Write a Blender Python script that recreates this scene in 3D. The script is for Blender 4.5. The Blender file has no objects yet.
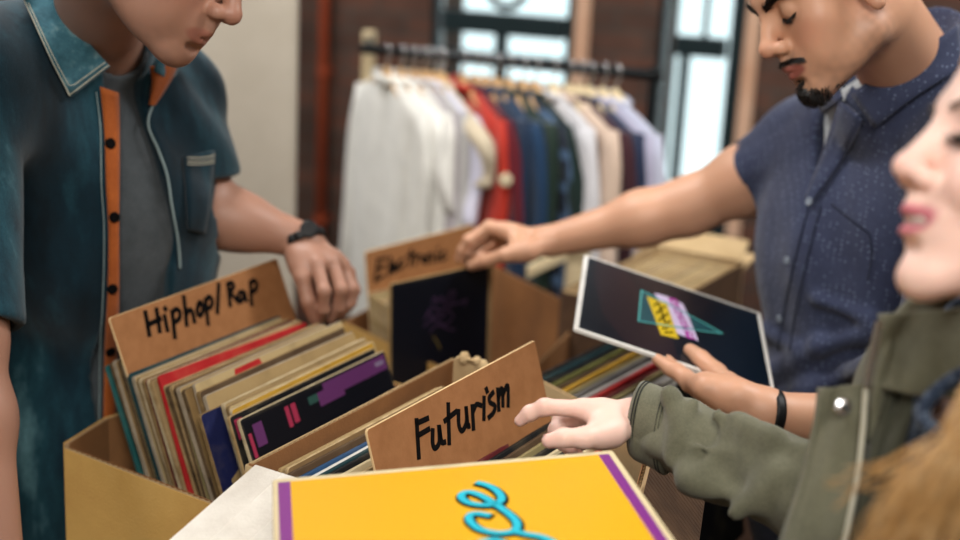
import bpy, bmesh, math, random
import numpy as np
from mathutils import Vector, Matrix
random.seed(7); rng = np.random.default_rng(7)
SC = bpy.context.scene; COL = SC.collection
# ------------------------------------------------------------------ camera
FPX = 1350.0; PITCH = math.radians(15); ROLL = math.radians(3)
EYE = np.array([0, 0, 1.65])
_F = np.array([0, math.cos(PITCH), -math.sin(PITCH)])
_rl = np.array([1., 0, 0]); _ul = np.array([0, math.sin(PITCH), math.cos(PITCH)])
_R = math.cos(ROLL)*_rl + math.sin(ROLL)*_ul
_U = -math.sin(ROLL)*_rl + math.cos(ROLL)*_ul
def ray(x, y): return (x-480)/FPX*_R - (y-270)/FPX*_U + _F
def at(x, y, d): return EYE + ray(x, y)*d                     # point at depth d
def on(x, y, z):                                              # point on the level z
    r = ray(x, y); return EYE + r*((z-EYE[2])/r[2])
def onp(x, y, p, n):                                          # point on a plane
    r = ray(x, y); return EYE + r*(((np.array(p)-EYE)@n)/(r@n))
def ang(a): a = math.radians(a); return np.array([math.cos(a), math.sin(a), 0.])
def unit(v): v = np.array(v, float); return v/np.linalg.norm(v)
ZV = np.array([0, 0, 1.])

cam = bpy.data.cameras.new('camera'); cam_o = bpy.data.objects.new('camera', cam); COL.objects.link(cam_o)
cam.sensor_width = 36; cam.lens = FPX/960*36; cam.clip_start = .05; cam.clip_end = 200
M = Matrix.Identity(4)
for i in range(3):
    M[i][0] = _R[i]; M[i][1] = _U[i]; M[i][2] = -_F[i]; M[i][3] = EYE[i]
cam_o.matrix_world = M; SC.camera = cam_o
cam.dof.use_dof = True; cam.dof.focus_distance = 1.42; cam.dof.aperture_fstop = 2.5

# ------------------------------------------------------------------ materials
def nt(name):
    m = bpy.data.materials.new(name); m.use_nodes = True
    t = m.node_tree; b = t.nodes['Principled BSDF']
    return m, t, b
def rgb(h):
    if isinstance(h, str):
        h = h.lstrip('#'); c = [int(h[i:i+2], 16)/255 for i in (0, 2, 4)]
        c = [(x/12.92 if x <= .04045 else ((x+.055)/1.055)**2.4) for x in c]
        return (*c, 1)
    return (*h[:3], 1)
def N(t, typ, **kw):
    n = t.nodes.new(typ)
    for k, v in kw.items():
        if k.startswith('i_'):
            n.inputs[k[2:].replace('_', ' ')].default_value = v
        else: setattr(n, k, v)
    return n
def ramp(t, fac, stops):
    r = N(t, 'ShaderNodeValToRGB'); e = r.color_ramp.elements
    while len(e) < len(stops): e.new(.5)
    for el, (p, c) in zip(e, stops): el.position = p; el.color = rgb(c) if isinstance(c, str) else c
    t.links.new(fac, r.inputs[0]); return r.outputs[0]
def plain(name, c, rough=.6, metal=0, spec=.5):
    m, t, b = nt(name); b.inputs['Base Color'].default_value = rgb(c)
    b.inputs['Roughness'].default_value = rough; b.inputs['Metallic'].default_value = metal
    b.inputs['Specular IOR Level'].default_value = spec
    return m
def noisy(name, stops, scale=20, stretch=(1, 1, 1), rough=.8, bump=0, bscale=None, detail=6, spec=.3, sheen=0, rrange=None, coord='Object'):
    m, t, b = nt(name)
    tc = N(t, 'ShaderNodeTexCoord'); mp = N(t, 'ShaderNodeMapping'); mp.inputs['Scale'].default_value = stretch
    t.links.new(tc.outputs[coord], mp.inputs[0])
    n = N(t, 'ShaderNodeTexNoise'); n.inputs['Scale'].default_value = scale; n.inputs['Detail'].default_value = detail
    n.inputs['Roughness'].default_value = .6
    t.links.new(mp.outputs[0], n.inputs['Vector'])
    t.links.new(ramp(t, n.outputs[0], stops), b.inputs['Base Color'])
    b.inputs['Roughness'].default_value = rough; b.inputs['Specular IOR Level'].default_value = spec
    if sheen: b.inputs['Sheen Weight'].default_value = sheen
    if bump:
        n2 = N(t, 'ShaderNodeTexNoise'); n2.inputs['Scale'].default_value = bscale or scale; n2.inputs['Detail'].default_value = 4
        t.links.new(mp.outputs[0], n2.inputs['Vector'])
        bp = N(t, 'ShaderNodeBump'); bp.inputs['Strength'].default_value = bump; bp.inputs['Distance'].default_value = .002
        t.links.new(n2.outputs[0], bp.inputs['Height']); t.links.new(bp.outputs[0], b.inputs['Normal'])
    return m
MT = {}
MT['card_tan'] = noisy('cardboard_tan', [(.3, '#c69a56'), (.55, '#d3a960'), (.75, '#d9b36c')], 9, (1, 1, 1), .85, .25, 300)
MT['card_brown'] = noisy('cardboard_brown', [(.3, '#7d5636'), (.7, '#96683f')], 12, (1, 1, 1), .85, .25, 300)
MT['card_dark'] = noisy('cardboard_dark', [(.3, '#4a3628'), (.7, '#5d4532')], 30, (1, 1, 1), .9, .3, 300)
MT['card_beige'] = noisy('cardboard_beige', [(.3, '#b99d74'), (.7, '#ceb48a')], 12, (1, 1, 1), .85, .2, 300)
MT['card_white'] = noisy('cardboard_white', [(.3, '#cfc8be'), (.7, '#e2ddd4')], 25, (1, 1, 1), .85, .2, 300)
MT['kraft'] = noisy('kraft_card', [(.35, '#90613a'), (.65, '#9c6b43')], 45, (1, 1, 1), .8, .12, 400)
MT['kraft_edge'] = plain('kraft_edge', '#d8b888', .8)
MT['flute'] = plain('corrugation', '#b79a72', .9)
MT['ink'] = plain('marker_ink', '#0a0808', .9, spec=.1)
MT['black_plastic'] = plain('black_plastic', '#0b0c0e', .5, spec=.3)
MT['black_metal'] = plain('black_metal', '#15181a', .45, .6)
MT['steel'] = plain('steel', '#c9cacc', .25, 1)
MT['stitch_pale'] = plain('pale_thread', '#b9b6a4', .8)
MT['stitch_dark'] = plain('dark_thread', '#1a1c18', .9)
MT['stitch_olive'] = plain('olive_thread', '#50503f', .9)
MT['wood_pale'] = noisy('pale_wood', [(.3, '#b78b5a'), (.7, '#d6b282')], 12, (1, 1, 8), .55)
MT['wood_cream'] = noisy('cream_wood', [(.3, '#cfb98f'), (.7, '#e6d6b2')], 12, (1, 1, 8), .55)
MT['wood_table'] = noisy('dark_table_wood', [(.3, '#1d130d'), (.7, '#38251a')], 6, (1, 8, 1), .5)

# ------------------------------------------------------------------ object helpers
def empty(name, loc):
    o = bpy.data.objects.new(name, None); o.empty_display_size = .05; COL.objects.link(o); o.location = loc
    return o
def tag(o, label, cat, group=None):
    o['label'] = label; o['category'] = cat
    if group: o['group'] = group
    return o
def link_mesh(name, me, mat, parent=None, smooth=False):
    o = bpy.data.objects.new(name, me); COL.objects.link(o)
    for m in (mat if isinstance(mat, (list, tuple)) else [mat]): me.materials.append(m)
    if parent is not None:
        o.parent = parent
    if smooth:
        me.polygons.foreach_set('use_smooth', [True]*len(me.polygons))
    return o
class MB:
    """collects verts and faces in world space, then links them as one mesh"""
    def __init__(s): s.v = []; s.f = []; s.mi = []
    def add(s, vs, fs, mi=0):
        b = len(s.v); s.v += [tuple(map(float, v)) for v in vs]
        s.f += [tuple(b+i for i in f) for f in fs]; s.mi += [mi]*len(fs); return s
    def box(s, o, x, y, z, mi=0):
        """corner o, edge vectors x, y, z"""
        o, x, y, z = (np.array(a, float) for a in (o, x, y, z))
        vs = [o, o+x, o+x+y, o+y, o+z, o+x+z, o+x+y+z, o+y+z]
        fs = [(0, 3, 2, 1), (4, 5, 6, 7), (0, 1, 5, 4), (1, 2, 6, 5), (2, 3, 7, 6), (3, 0, 4, 7)]
        if np.dot(np.cross(x, y), z) < 0: fs = [f[::-1] for f in fs]
        return s.add(vs, fs, mi)
    def cbox(s, c, x, y, z, mi=0):
        c, x, y, z = (np.array(a, float) for a in (c, x, y, z)); return s.box(c-(x+y+z)/2, x, y, z, mi)
    def tube(s, pts, r, seg=8, mi=0, cap=True, closed=False):
        pts = [np.array(p, float) for p in pts]; n = len(pts)
        rs = r if isinstance(r, (list, tuple)) else [r]*n
        ref = None; vs = []
        for i, p in enumerate(pts):
            if closed: tg = pts[(i+1) % n]-pts[i-1]
            else: tg = pts[min(i+1, n-1)]-pts[max(i-1, 0)]
            tg = tg/(np.linalg.norm(tg)+1e-12)
            if ref is None:
                ref = np.cross(tg, [0, 0, 1.]) if abs(tg[2]) < .9 else np.cross(tg, [1., 0, 0])
            ref = ref-tg*(ref@tg); ref = ref/(np.linalg.norm(ref)+1e-12); bi = np.cross(tg, ref)
            for k in range(seg):
                a = 2*math.pi*k/seg; vs.append(p+rs[i]*(math.cos(a)*ref+math.sin(a)*bi))
        fs = []
        for i in range(n if closed else n-1):
            j = (i+1) % n
            for k in range(seg):
                k2 = (k+1) % seg; fs.append((i*seg+k, i*seg+k2, j*seg+k2, j*seg+k))
        if cap and not closed:
            fs.append(tuple(range(seg))[::-1]); fs.append(tuple((n-1)*seg+k for k in range(seg)))
        return s.add(vs, fs, mi)
    def sheet(s, rows, th, mi=0):
        """grid of points (rows of equal length) thickened by th along its normals"""
        P = np.array(rows, float); a, b = P.shape[:2]
        du = np.gradient(P, axis=0); dv = np.gradient(P, axis=1)
        nn = np.cross(du, dv); nn /= (np.linalg.norm(nn, axis=2, keepdims=True)+1e-12)
        T = P+nn*th/2; B = P-nn*th/2
        vs = list(T.reshape(-1, 3))+list(B.reshape(-1, 3)); o = a*b; fs = []
        I = lambda i, j: i*b+j
        for i in range(a-1):
            for j in range(b-1):
                fs.append((I(i, j), I(i+1, j), I(i+1, j+1), I(i, j+1)))
                fs.append((o+I(i, j), o+I(i, j+1), o+I(i+1, j+1), o+I(i+1, j)))
        for i in range(a-1):
            fs.append((I(i, 0), o+I(i, 0), o+I(i+1, 0), I(i+1, 0)))
            fs.append((I(i, b-1), I(i+1, b-1), o+I(i+1, b-1), o+I(i, b-1)))
        for j in range(b-1):
            fs.append((I(0, j), I(0, j+1), o+I(0, j+1), o+I(0, j)))
            fs.append((I(a-1, j), o+I(a-1, j), o+I(a-1, j+1), I(a-1, j+1)))
        return s.add(vs, fs, mi)
    def disc(s, c, n, r, th, seg=20, mi=0, dome=0):
        n = unit(n); a = unit(np.cross(n, [.3, .2, .9])); b = np.cross(n, a); c = np.array(c, float)
        rings = [(r, -th/2), (r, th/2-th*.15), (r*.9, th/2), (r*.5, th/2+dome*.7), (r*.05, th/2+dome)]
        vs = [c+R*(math.cos(2*math.pi*k/seg)*a+math.sin(2*math.pi*k/seg)*b)+n*h for R, h in rings for k in range(seg)]
        fs = [(i*seg+k, i*seg+(k+1) % seg, (i+1)*seg+(k+1) % seg, (i+1)*seg+k) for i in range(len(rings)-1) for k in range(seg)]
        fs += [tuple(range(seg))[::-1], tuple(range(4*seg, 5*seg))]
        return s.add(vs, fs, mi)
    def build(s, name, mat, parent=None, smooth=False, bevel=0, base=None):
        V = np.array(s.v, float)
        loc = np.zeros(3)
        if parent is not None:
            q = parent; 
            while q is not None: loc += np.array(q.location); q = q.parent
        if base is not None: loc = np.array(base, float)
        me = bpy.data.meshes.new(name); me.from_pydata([tuple(v) for v in V-loc], [], s.f)
        me.polygons.foreach_set('material_index', s.mi); me.update()
        o = link_mesh(name, me, mat, parent, smooth)
        if base is not None: o.location = loc
        if bevel:
            md = o.modifiers.new('bevel', 'BEVEL'); md.width = bevel; md.segments = 2; md.limit_method = 'ANGLE'
        return o
def crom(pts, n=8, closed=False):
    """smooth curve through points"""
    P = [np.array(p, float) for p in pts]; out = []
    if len(P) < 3 and not closed:
        return [P[0]+(P[-1]-P[0])*t for t in np.linspace(0, 1, n+1)]
    m = len(P)
    for i in range(m if closed else m-1):
        if closed: p0, p1, p2, p3 = P[i-1], P[i], P[(i+1) % m], P[(i+2) % m]
        else: p0, p1, p2, p3 = P[max(i-1, 0)], P[i], P[i+1], P[min(i+2, m-1)]
        for k in range(n):
            t = k/n
            out.append(.5*((2*p1)+(-p0+p2)*t+(2*p0-5*p1+4*p2-p3)*t*t+(-p0+3*p1-3*p2+p3)*t**3))
    if not closed: out.append(P[-1])
    return out
def ribbon(mb, pts2, w, O, X, Y, nrm, lift=.0004, th=.0004, smooth=True, mi=0):
    """flat pen stroke of width w along 2-D points on the plane O,X,Y"""
    pp = crom([np.array([*p, 0.]) for p in pts2], 6) if smooth and len(pts2) > 2 else [np.array([*p, 0.]) for p in pts2]
    n = len(pp); L = []; Rr = []
    ws = w if isinstance(w, (list, tuple)) else [w]*n
    if len(ws) != n: ws = list(np.interp(np.linspace(0, 1, n), np.linspace(0, 1, len(ws)), ws))
    for i in range(n):
        t = pp[min(i+1, n-1)]-pp[max(i-1, 0)]; t /= (np.linalg.norm(t)+1e-9)
        nn = np.array([-t[1], t[0], 0]); ww = ws[i]
        e = 0
        if i == 0: e = -.35*ww
        if i == n-1: e = .35*ww
        L.append(pp[i]+t*e+nn*ww/2); Rr.append(pp[i]+t*e-nn*ww/2)
    W = lambda p, h: O+X*p[0]+Y*p[1]+nrm*h
    vs = [W(p, lift+th) for p in L]+[W(p, lift+th) for p in Rr]+[W(p, 0) for p in L]+[W(p, 0) for p in Rr]
    fs = []
    for i in range(n-1):
        fs += [(n+i, n+i+1, i+1, i), (i, i+1, 2*n+i+1, 2*n+i), (n+i+1, n+i, 3*n+i, 3*n+i+1)]
    fs += [(0, 2*n, 3*n, n), (n-1, 2*n-1, 4*n-1, 3*n-1)]
    mb.add(vs, fs, mi)

# ------------------------------------------------------------------ implicit surfaces (skin, cloth)
class Field:
    def __init__(s): s.ops = []; s.disp = []; s.lo = np.full(3, 9e9); s.hi = np.full(3, -9e9)
    def _bb(s, *ps):
        for p, r in ps: s.lo = np.minimum(s.lo, np.array(p)-r); s.hi = np.maximum(s.hi, np.array(p)+r)
    def cone(s, a, b, ra, rb=None, k=.01, sub=False):
        a = np.array(a, float); b = np.array(b, float); rb = ra if rb is None else rb
        ab = b-a; L2 = ab@ab+1e-12
        def f(P):
            q = P-a; t = np.clip(q@ab/L2, 0, 1)
            return np.sqrt(((q-t[:, None]*ab)**2).sum(1))-(ra+(rb-ra)*t)
        s.ops.append((f, k, sub))
        if not sub: s._bb((a, ra), (b, rb))
        return s
    def ball(s, c, r, k=.01, sub=False): return s.cone(c, np.array(c)+1e-5, r, r, k, sub)
    def ell(s, c, r, B=None, k=.01, sub=False):
        """ellipsoid; B rows are its axes"""
        c = np.array(c, float); r = np.array(r, float); B = np.eye(3) if B is None else np.array(B, float)
        def f(P):
            q = (P-c)@B.T; k0 = np.sqrt(((q/r)**2).sum(1)); k1 = np.sqrt(((q/r**2)**2).sum(1))+1e-9
            return np.where(k0 < 1e-6, -r.min(), k0*(k0-1)/k1)
        s.ops.append((f, k, sub))
        if not sub: s._bb((c, r.max()))
        return s
    def box(s, c, h, B, rr=.005, k=.01, sub=False):
        c = np.array(c, float); h = np.array(h, float)-rr; B = np.array(B, float)
        def f(P):
            q = np.abs((P-c)@B.T)-h
            return np.sqrt((np.maximum(q, 0)**2).sum(1))+np.minimum(q.max(1), 0)-rr
        s.ops.append((f, k, sub))
        if not sub: s._bb((c, float(np.linalg.norm(h))+rr))
        return s
    def plane(s, p, n, k=.004):
        """cut away everything on the side n points to"""
        p = np.array(p, float); n = unit(n)
        s.ops.append((lambda P: -((P-p)@n), k, True)); return s
    def wedge(s, planes, k=.004):
        """cut away the region behind all of the planes (p, n)"""
        pl = [(np.array(p, float), unit(n)) for p, n in planes]
        s.ops.append((lambda P: np.max([(P-p)@n for p, n in pl], axis=0), k, True)); return s
    @staticmethod
    def comb(d, e, k, sub):
        if sub:
            e = -e; h = np.clip(.5-.5*(e-d)/k, 0, 1) if k > 0 else None
            h = np.clip(.5+.5*(e-d)/k, 0, 1)
            return d*(1-h)+e*h+k*h*(1-h)
        h = np.clip(.5+.5*(d-e)/k, 0, 1)
        return d*(1-h)+e*h-k*h*(1-h)
    def eval(s, P):
        P = np.asarray(P, float).reshape(-1, 3); d = np.full(len(P), 10.)
        for f, k, sub in s.ops: d = s.comb(d, f(P), k, sub)
        for g in s.disp: d = d+g(P)
        return d
    def normal(s, p, e=.001):
        p = np.array(p, float); Q = np.array([p+e*v for v in np.vstack([np.eye(3), -np.eye(3)])])
        d = s.eval(Q); return unit(d[:3]-d[3:])
    def march(s, o, r, t0=.3, t1=6):
        r = unit(r); t = t0
        for _ in range(200):
            d = float(s.eval([o+r*t])[0])
            if d < .0004: return o+r*t
            t += d*.7
            if t > t1: return None
        return o+r*t
    def hits(s, pts, o=None, dirs=None, t0=.3, t1=6.):
        """march many rays at once; rows of nan where nothing is met"""
        D = np.array([unit(ray(x, y)) for x, y in pts]) if dirs is None else np.array(dirs)
        O = np.tile(EYE if o is None else o, (len(D), 1)).astype(float) if o is None or np.ndim(o) == 1 else np.array(o)
        t = np.full(len(D), float(t0)); live = np.ones(len(D), bool); ok = np.zeros(len(D), bool)
        for _ in range(140):
            i = np.nonzero(live)[0]
            if len(i) == 0: break
            d = s.eval(O[i]+D[i]*t[i][:, None])
            hit = d < .0005; ok[i[hit]] = True; live[i[hit]] = False
            t[i[~hit]] += d[~hit]*.75
            live[i[~hit]] &= t[i[~hit]] < t1
        P = O+D*t[:, None]; P[~ok] = np.nan
        return P
    def normals(s, P, e=.003):
        P = np.array(P, float); Q = np.concatenate([P+e*v for v in np.vstack([np.eye(3), -np.eye(3)])])
        d = s.eval(Q).reshape(6, len(P)); n = (d[:3]-d[3:]).T; return n/(np.linalg.norm(n, axis=1)[:, None]+1e-12)
    def hit(s, x, y):
        p = s.hits([(x, y)])[0]; return None if np.isnan(p[0]) else p
    def mesh(s, h, bb=None):
        lo, hi = (s.lo-.02, s.hi+.02) if bb is None else (np.array(bb[0]), np.array(bb[1]))
        B = 8
        nb = np.ceil((hi-lo)/(h*B)).astype(int)+1
        n = nb*B+1
        ci = np.stack(np.meshgrid(*[np.arange(k) for k in nb], indexing='ij'), -1).reshape(-1, 3)
        cc = lo+(ci*B+B/2)*h; R = h*B*.87+.004
        dops = []; d = np.full(len(cc), 10.)
        for f, k, sub in s.ops:
            e = f(cc); dops.append(e); d = s.comb(d, e, k, sub)
        extra = .012 if s.disp else 0
        act = np.abs(d) < R*1.25+extra
        V = np.zeros(n, np.float32)
        sg = np.where(d < 0, -1, 1).astype(np.float32).reshape(nb)
        V[:-1, :-1, :-1] = np.repeat(np.repeat(np.repeat(sg, B, 0), B, 1), B, 2)
        V[-1] = 1; V[:, -1] = 1; V[:, :, -1] = 1
        ai = np.nonzero(act)[0]
        loc = np.stack(np.meshgrid(*[np.arange(B+1)]*3, indexing='ij'), -1).reshape(-1, 3)
        CH = 400
        for c0 in range(0, len(ai), CH):
            ids = ai[c0:c0+CH]
            G = (ci[ids][:, None, :]*B+loc[None])                # (m,729,3)
            P = lo+G*h; m = len(ids); nl = len(loc)
            D = np.full((m, nl), 10.)
            for (f, k, sub), e in zip(s.ops, dops):
                if sub: sel = np.nonzero(e[ids] < R*2+k+extra)[0]
                else: sel = np.nonzero(e[ids] < d[ids]+2*R+k*1.5+extra)[0]
                if len(sel) == 0: continue
                D[sel] = s.comb(D[sel].ravel(), f(P[sel].reshape(-1, 3)), k, sub).reshape(len(sel), nl)
            if s.disp:
                Q = P.reshape(-1, 3); dd = D.ravel()
                for g in s.disp: dd = dd+g(Q)
                D = dd.reshape(m, nl)
            V[G[..., 0], G[..., 1], G[..., 2]] = D
        ins = V < 0
        S = np.zeros([k-1 for k in n], np.uint8)
        for a in (0, 1):
            for b in (0, 1):
                for c in (0, 1):
                    S += ins[a:n[0]-1+a, b:n[1]-1+b, c:n[2]-1+c]
        cells = np.argwhere((S > 0) & (S < 8))
        idx = np.full(S.shape, -1, np.int64); idx[tuple(cells.T)] = np.arange(len(cells))
        acc = np.zeros((len(cells), 3)); cnt = np.zeros(len(cells))
        cor = [(a, b, c) for a in (0, 1) for b in (0, 1) for c in (0, 1)]
        for p in cor:
            for ax in range(3):
                if p[ax]: continue
                q = list(p); q[ax] = 1
                v0 = V[cells[:, 0]+p[0], cells[:, 1]+p[1], cells[:, 2]+p[2]].astype(float)
                v1 = V[cells[:, 0]+q[0], cells[:, 1]+q[1], cells[:, 2]+q[2]].astype(float)
                mk = (v0 < 0) != (v1 < 0)
                t = np.where(mk, v0/np.where(mk, v0-v1, 1), 0)
                pt = np.tile(np.array(p, float), (len(cells), 1)); pt[:, ax] = t
                acc[mk] += pt[mk]; cnt[mk] += 1
        VV = lo+(cells+acc/np.maximum(cnt, 1)[:, None])*h
        quads = []
        for ax in range(3):
            u, w = [(1, 2), (2, 0), (0, 1)][ax]
            a = [slice(None)]*3; b = [slice(None)]*3; a[ax] = slice(0, -1); b[ax] = slice(1, None)
            ch = np.argwhere(ins[tuple(a)] != ins[tuple(b)])
            ok = (ch[:, u] > 0) & (ch[:, w] > 0) & (ch[:, u] < n[u]-1) & (ch[:, w] < n[w]-1)
            ch = ch[ok]
            if len(ch) == 0: continue
            fl = ins[tuple(ch.T)]
            qs = []
            for du, dw in ((-1, -1), (0, -1), (0, 0), (-1, 0)):
                c = ch.copy(); c[:, u] += du; c[:, w] += dw; qs.append(idx[tuple(c.T)])
            q = np.stack(qs, 1); q[~fl] = q[~fl][:, ::-1]
            quads.append(q[(q >= 0).all(1)])
        return VV, np.concatenate(quads)
def build_field(name, fld, h, mat, parent, colf=None, relax=1, bb=None):
    V, Q = fld.mesh(h, bb)
    for _ in range(relax):                                     # light smoothing
        s = np.zeros_like(V); c = np.zeros(len(V))
        for i in range(4):
            j = (i+1) % 4
            np.add.at(s, Q[:, i], V[Q[:, j]]); np.add.at(c, Q[:, i], 1)
            np.add.at(s, Q[:, j], V[Q[:, i]]); np.add.at(c, Q[:, j], 1)
        V = V*.5+.5*s/np.maximum(c, 1)[:, None]
    loc = np.zeros(3); q = parent
    while q is not None: loc += np.array(q.location); q = q.parent
    me = bpy.data.meshes.new(name)
    me.vertices.add(len(V)); me.vertices.foreach_set('co', (V-loc).ravel())
    me.loops.add(len(Q)*4); me.loops.foreach_set('vertex_index', Q.ravel().astype(np.int32))
    me.polygons.add(len(Q)); me.polygons.foreach_set('loop_start', np.arange(0, len(Q)*4, 4, dtype=np.int32))
    me.polygons.foreach_set('loop_total', np.full(len(Q), 4, np.int32))
    me.update(calc_edges=True); me.validate()
    if colf is not None:
        a = me.color_attributes.new('Col', 'FLOAT_COLOR', 'POINT')
        C4 = np.ones((len(V), 4)); C4[:, :3] = colf(V); a.data.foreach_set('color', C4.ravel())
    return link_mesh(name, me, mat, parent, True)
_nd = rng.normal(size=(10, 3)); _nd /= np.linalg.norm(_nd, axis=1)[:, None]; _np = rng.uniform(0, 6.28, 10)
def wob(P, f):                                                 # smooth pseudo-noise in about -1..1
    return sum(np.sin(P@(_nd[i]*f*(1+.35*i/3))+_np[i]) for i in range(6))/2.6
def folds(amp, direc, freq, c=None, s=1, wf=9, wa=1.2, ph=0):
    """cloth folds: waves across direc, fading away from c over s metres"""
    direc = unit(direc)
    def g(P):
        w = np.sin(P@direc*freq+wa*wob(P, wf)+ph); w = np.sign(w)*np.abs(w)**.8
        m = 1. if c is None else np.exp(-((P-np.array(c))**2).sum(1)/s**2)
        return amp*w*m
    return g
# ------------------------------------------------------------------ the room
def brick_mat(name, c1, c2, mortar):
    m, t, b = nt(name)
    tc = N(t, 'ShaderNodeTexCoord'); sp = N(t, 'ShaderNodeSeparateXYZ'); cb = N(t, 'ShaderNodeCombineXYZ')
    t.links.new(tc.outputs['Object'], sp.inputs[0])
    ad = N(t, 'ShaderNodeMath', operation='ADD'); t.links.new(sp.outputs['X'], ad.inputs[0]); t.links.new(sp.outputs['Y'], ad.inputs[1])
    t.links.new(ad.outputs[0], cb.inputs['X']); t.links.new(sp.outputs['Z'], cb.inputs['Y'])
    br = N(t, 'ShaderNodeTexBrick'); t.links.new(cb.outputs[0], br.inputs['Vector'])
    br.inputs['Scale'].default_value = 1; br.inputs['Brick Width'].default_value = .22; br.inputs['Row Height'].default_value = .075
    br.inputs['Mortar Size'].default_value = .006; br.inputs['Mortar Smooth'].default_value = .2
    br.inputs['Color1'].default_value = rgb(c1); br.inputs['Color2'].default_value = rgb(c2); br.inputs['Mortar'].default_value = rgb(mortar)
    n = N(t, 'ShaderNodeTexNoise'); n.inputs['Scale'].default_value = 5; t.links.new(cb.outputs[0], n.inputs['Vector'])
    mx = N(t, 'ShaderNodeMix', data_type='RGBA', blend_type='MULTIPLY'); mx.inputs[0].default_value = .6
    t.links.new(br.outputs['Color'], mx.inputs['A']); t.links.new(ramp(t, n.outputs[0], [(.3, '#8a7f78'), (.7, '#ffffff')]), mx.inputs['B'])
    t.links.new(mx.outputs['Result'], b.inputs['Base Color']); b.inputs['Roughness'].default_value = .9
    bp = N(t, 'ShaderNodeBump'); bp.inputs['Strength'].default_value = .6; bp.inputs['Distance'].default_value = .006; bp.invert = True
    t.links.new(br.outputs['Fac'], bp.inputs['Height']); t.links.new(bp.outputs[0], b.inputs['Normal'])
    return m
MT['brick'] = brick_mat('red_brown_brick', '#6d4738', '#4f3a30', '#4f4640')
MT['reveal'] = noisy('painted_reveal', [(.3, '#c79a7c'), (.7, '#d9b49a')], 6, (1, 1, 1), .8)
MT['plaster'] = noisy('pale_plaster', [(.3, '#b3aa9b'), (.7, '#c2baac')], 5, (1, 1, 1), .9, .3, 60)
MT['frame_dark'] = plain('window_frame_paint', '#0f2226', .5, spec=.3)
MT['floor'] = noisy('dark_floorboards', [(.3, '#2a1c14'), (.7, '#4a3426')], 4, (1, 8, 1), .6)
MT['pipe'] = noisy('rust_red_paint', [(.3, '#8a3a22'), (.7, '#a04a2c')], 9, (1, 1, 1), .5)
gm, gt, gb = nt('window_glass')
gt.nodes.remove(gb); tr = N(gt, 'ShaderNodeBsdfTransparent'); gl = N(gt, 'ShaderNodeBsdfGlossy'); gl.inputs['Roughness'].default_value = .02
fr = N(gt, 'ShaderNodeFresnel'); mx = N(gt, 'ShaderNodeMixShader'); tr.inputs[0].default_value = (.93, .98, .98, 1)
gt.links.new(fr.outputs[0], mx.inputs[0]); gt.links.new(tr.outputs[0], mx.inputs[1]); gt.links.new(gl.outputs[0], mx.inputs[2])
gt.links.new(mx.outputs[0], gt.nodes['Material Output'].inputs[0]); MT['glass'] = gm

WS = ang(-20); WN = np.array([-WS[1]*-1, 0, 0]); WN = np.array([WS[1], -WS[0], 0])   # along the wall; out of it towards the room
W0 = np.array([0, 4.75, 0.]); WALLTH = .32
def wall_s(x, y): return float((onp(x, y, W0, WN)-W0)@WS)
def struct(o): o['kind'] = 'structure'; return o
class WB(MB):
    """boxes in the wall's own frame (s along, t into the wall, z up), object carries the rotation"""
    def wbox(s, s0, s1, t0, t1, z0, z1, mi=0): return s.box((s0, t0, z0), (s1-s0, 0, 0), (0, t1-t0, 0), (0, 0, z1-z0), mi)
    def wbuild(s, name, mat, parent=None, bevel=0):
        me = bpy.data.meshes.new(name); me.from_pydata(s.v, [], s.f); me.polygons.foreach_set('material_index', s.mi); me.update()
        o = link_mesh(name, me, mat, parent)
        if parent is None:
            o.location = W0; o.rotation_euler = (0, 0, math.radians(-20))
        if bevel:
            md = o.modifiers.new('bevel', 'BEVEL'); md.width = bevel; md.segments = 2
        return o
a0, a1 = wall_s(430, 40), wall_s(573, 40)
b0, b1 = wall_s(655, 60), wall_s(742, 60)
ZT = 3.1; ZS1 = .62; ZS2 = .62; ZW = 2.75
w = WB()
w.wbox(-3.4, a0, 0, WALLTH, 0, ZT); w.wbox(a1, b0, 0, WALLTH, 0, ZT); w.wbox(b1, 3.6, 0, WALLTH, 0, ZT)
w.wbox(a0, a1, 0, WALLTH, 0, ZS1); w.wbox(b0, b1, 0, WALLTH, 0, ZS2)
w.wbox(a0, a1, 0, WALLTH, ZW, ZT); w.wbox(b0, b1, 0, WALLTH, ZW, ZT)
struct(w.wbuild('wall_back', MT['brick']))
for k, (xa, xb, ya, zs) in enumerate(((575, 590, 30, ZS1), (746, 761, 30, ZS2))):     # pale strips beside the windows
    sa_, sb_ = wall_s(xa, ya), wall_s(xb, ya)
    w = WB(); w.wbox(sa_, sb_, -.012, .05, zs, ZW); struct(w.wbuild('trim_%d' % (k+1), MT['reveal'], bevel=.003))
for k, (s0, s1, zs) in enumerate(((a0, a1, ZS1), (b0, b1, ZS2))):
    w = WB(); w.wbox(s0, s1, -.03, .2, zs, zs+.035); struct(w.wbuild('trim_%d' % (k+3), MT['frame_dark'], bevel=.004))
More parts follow.
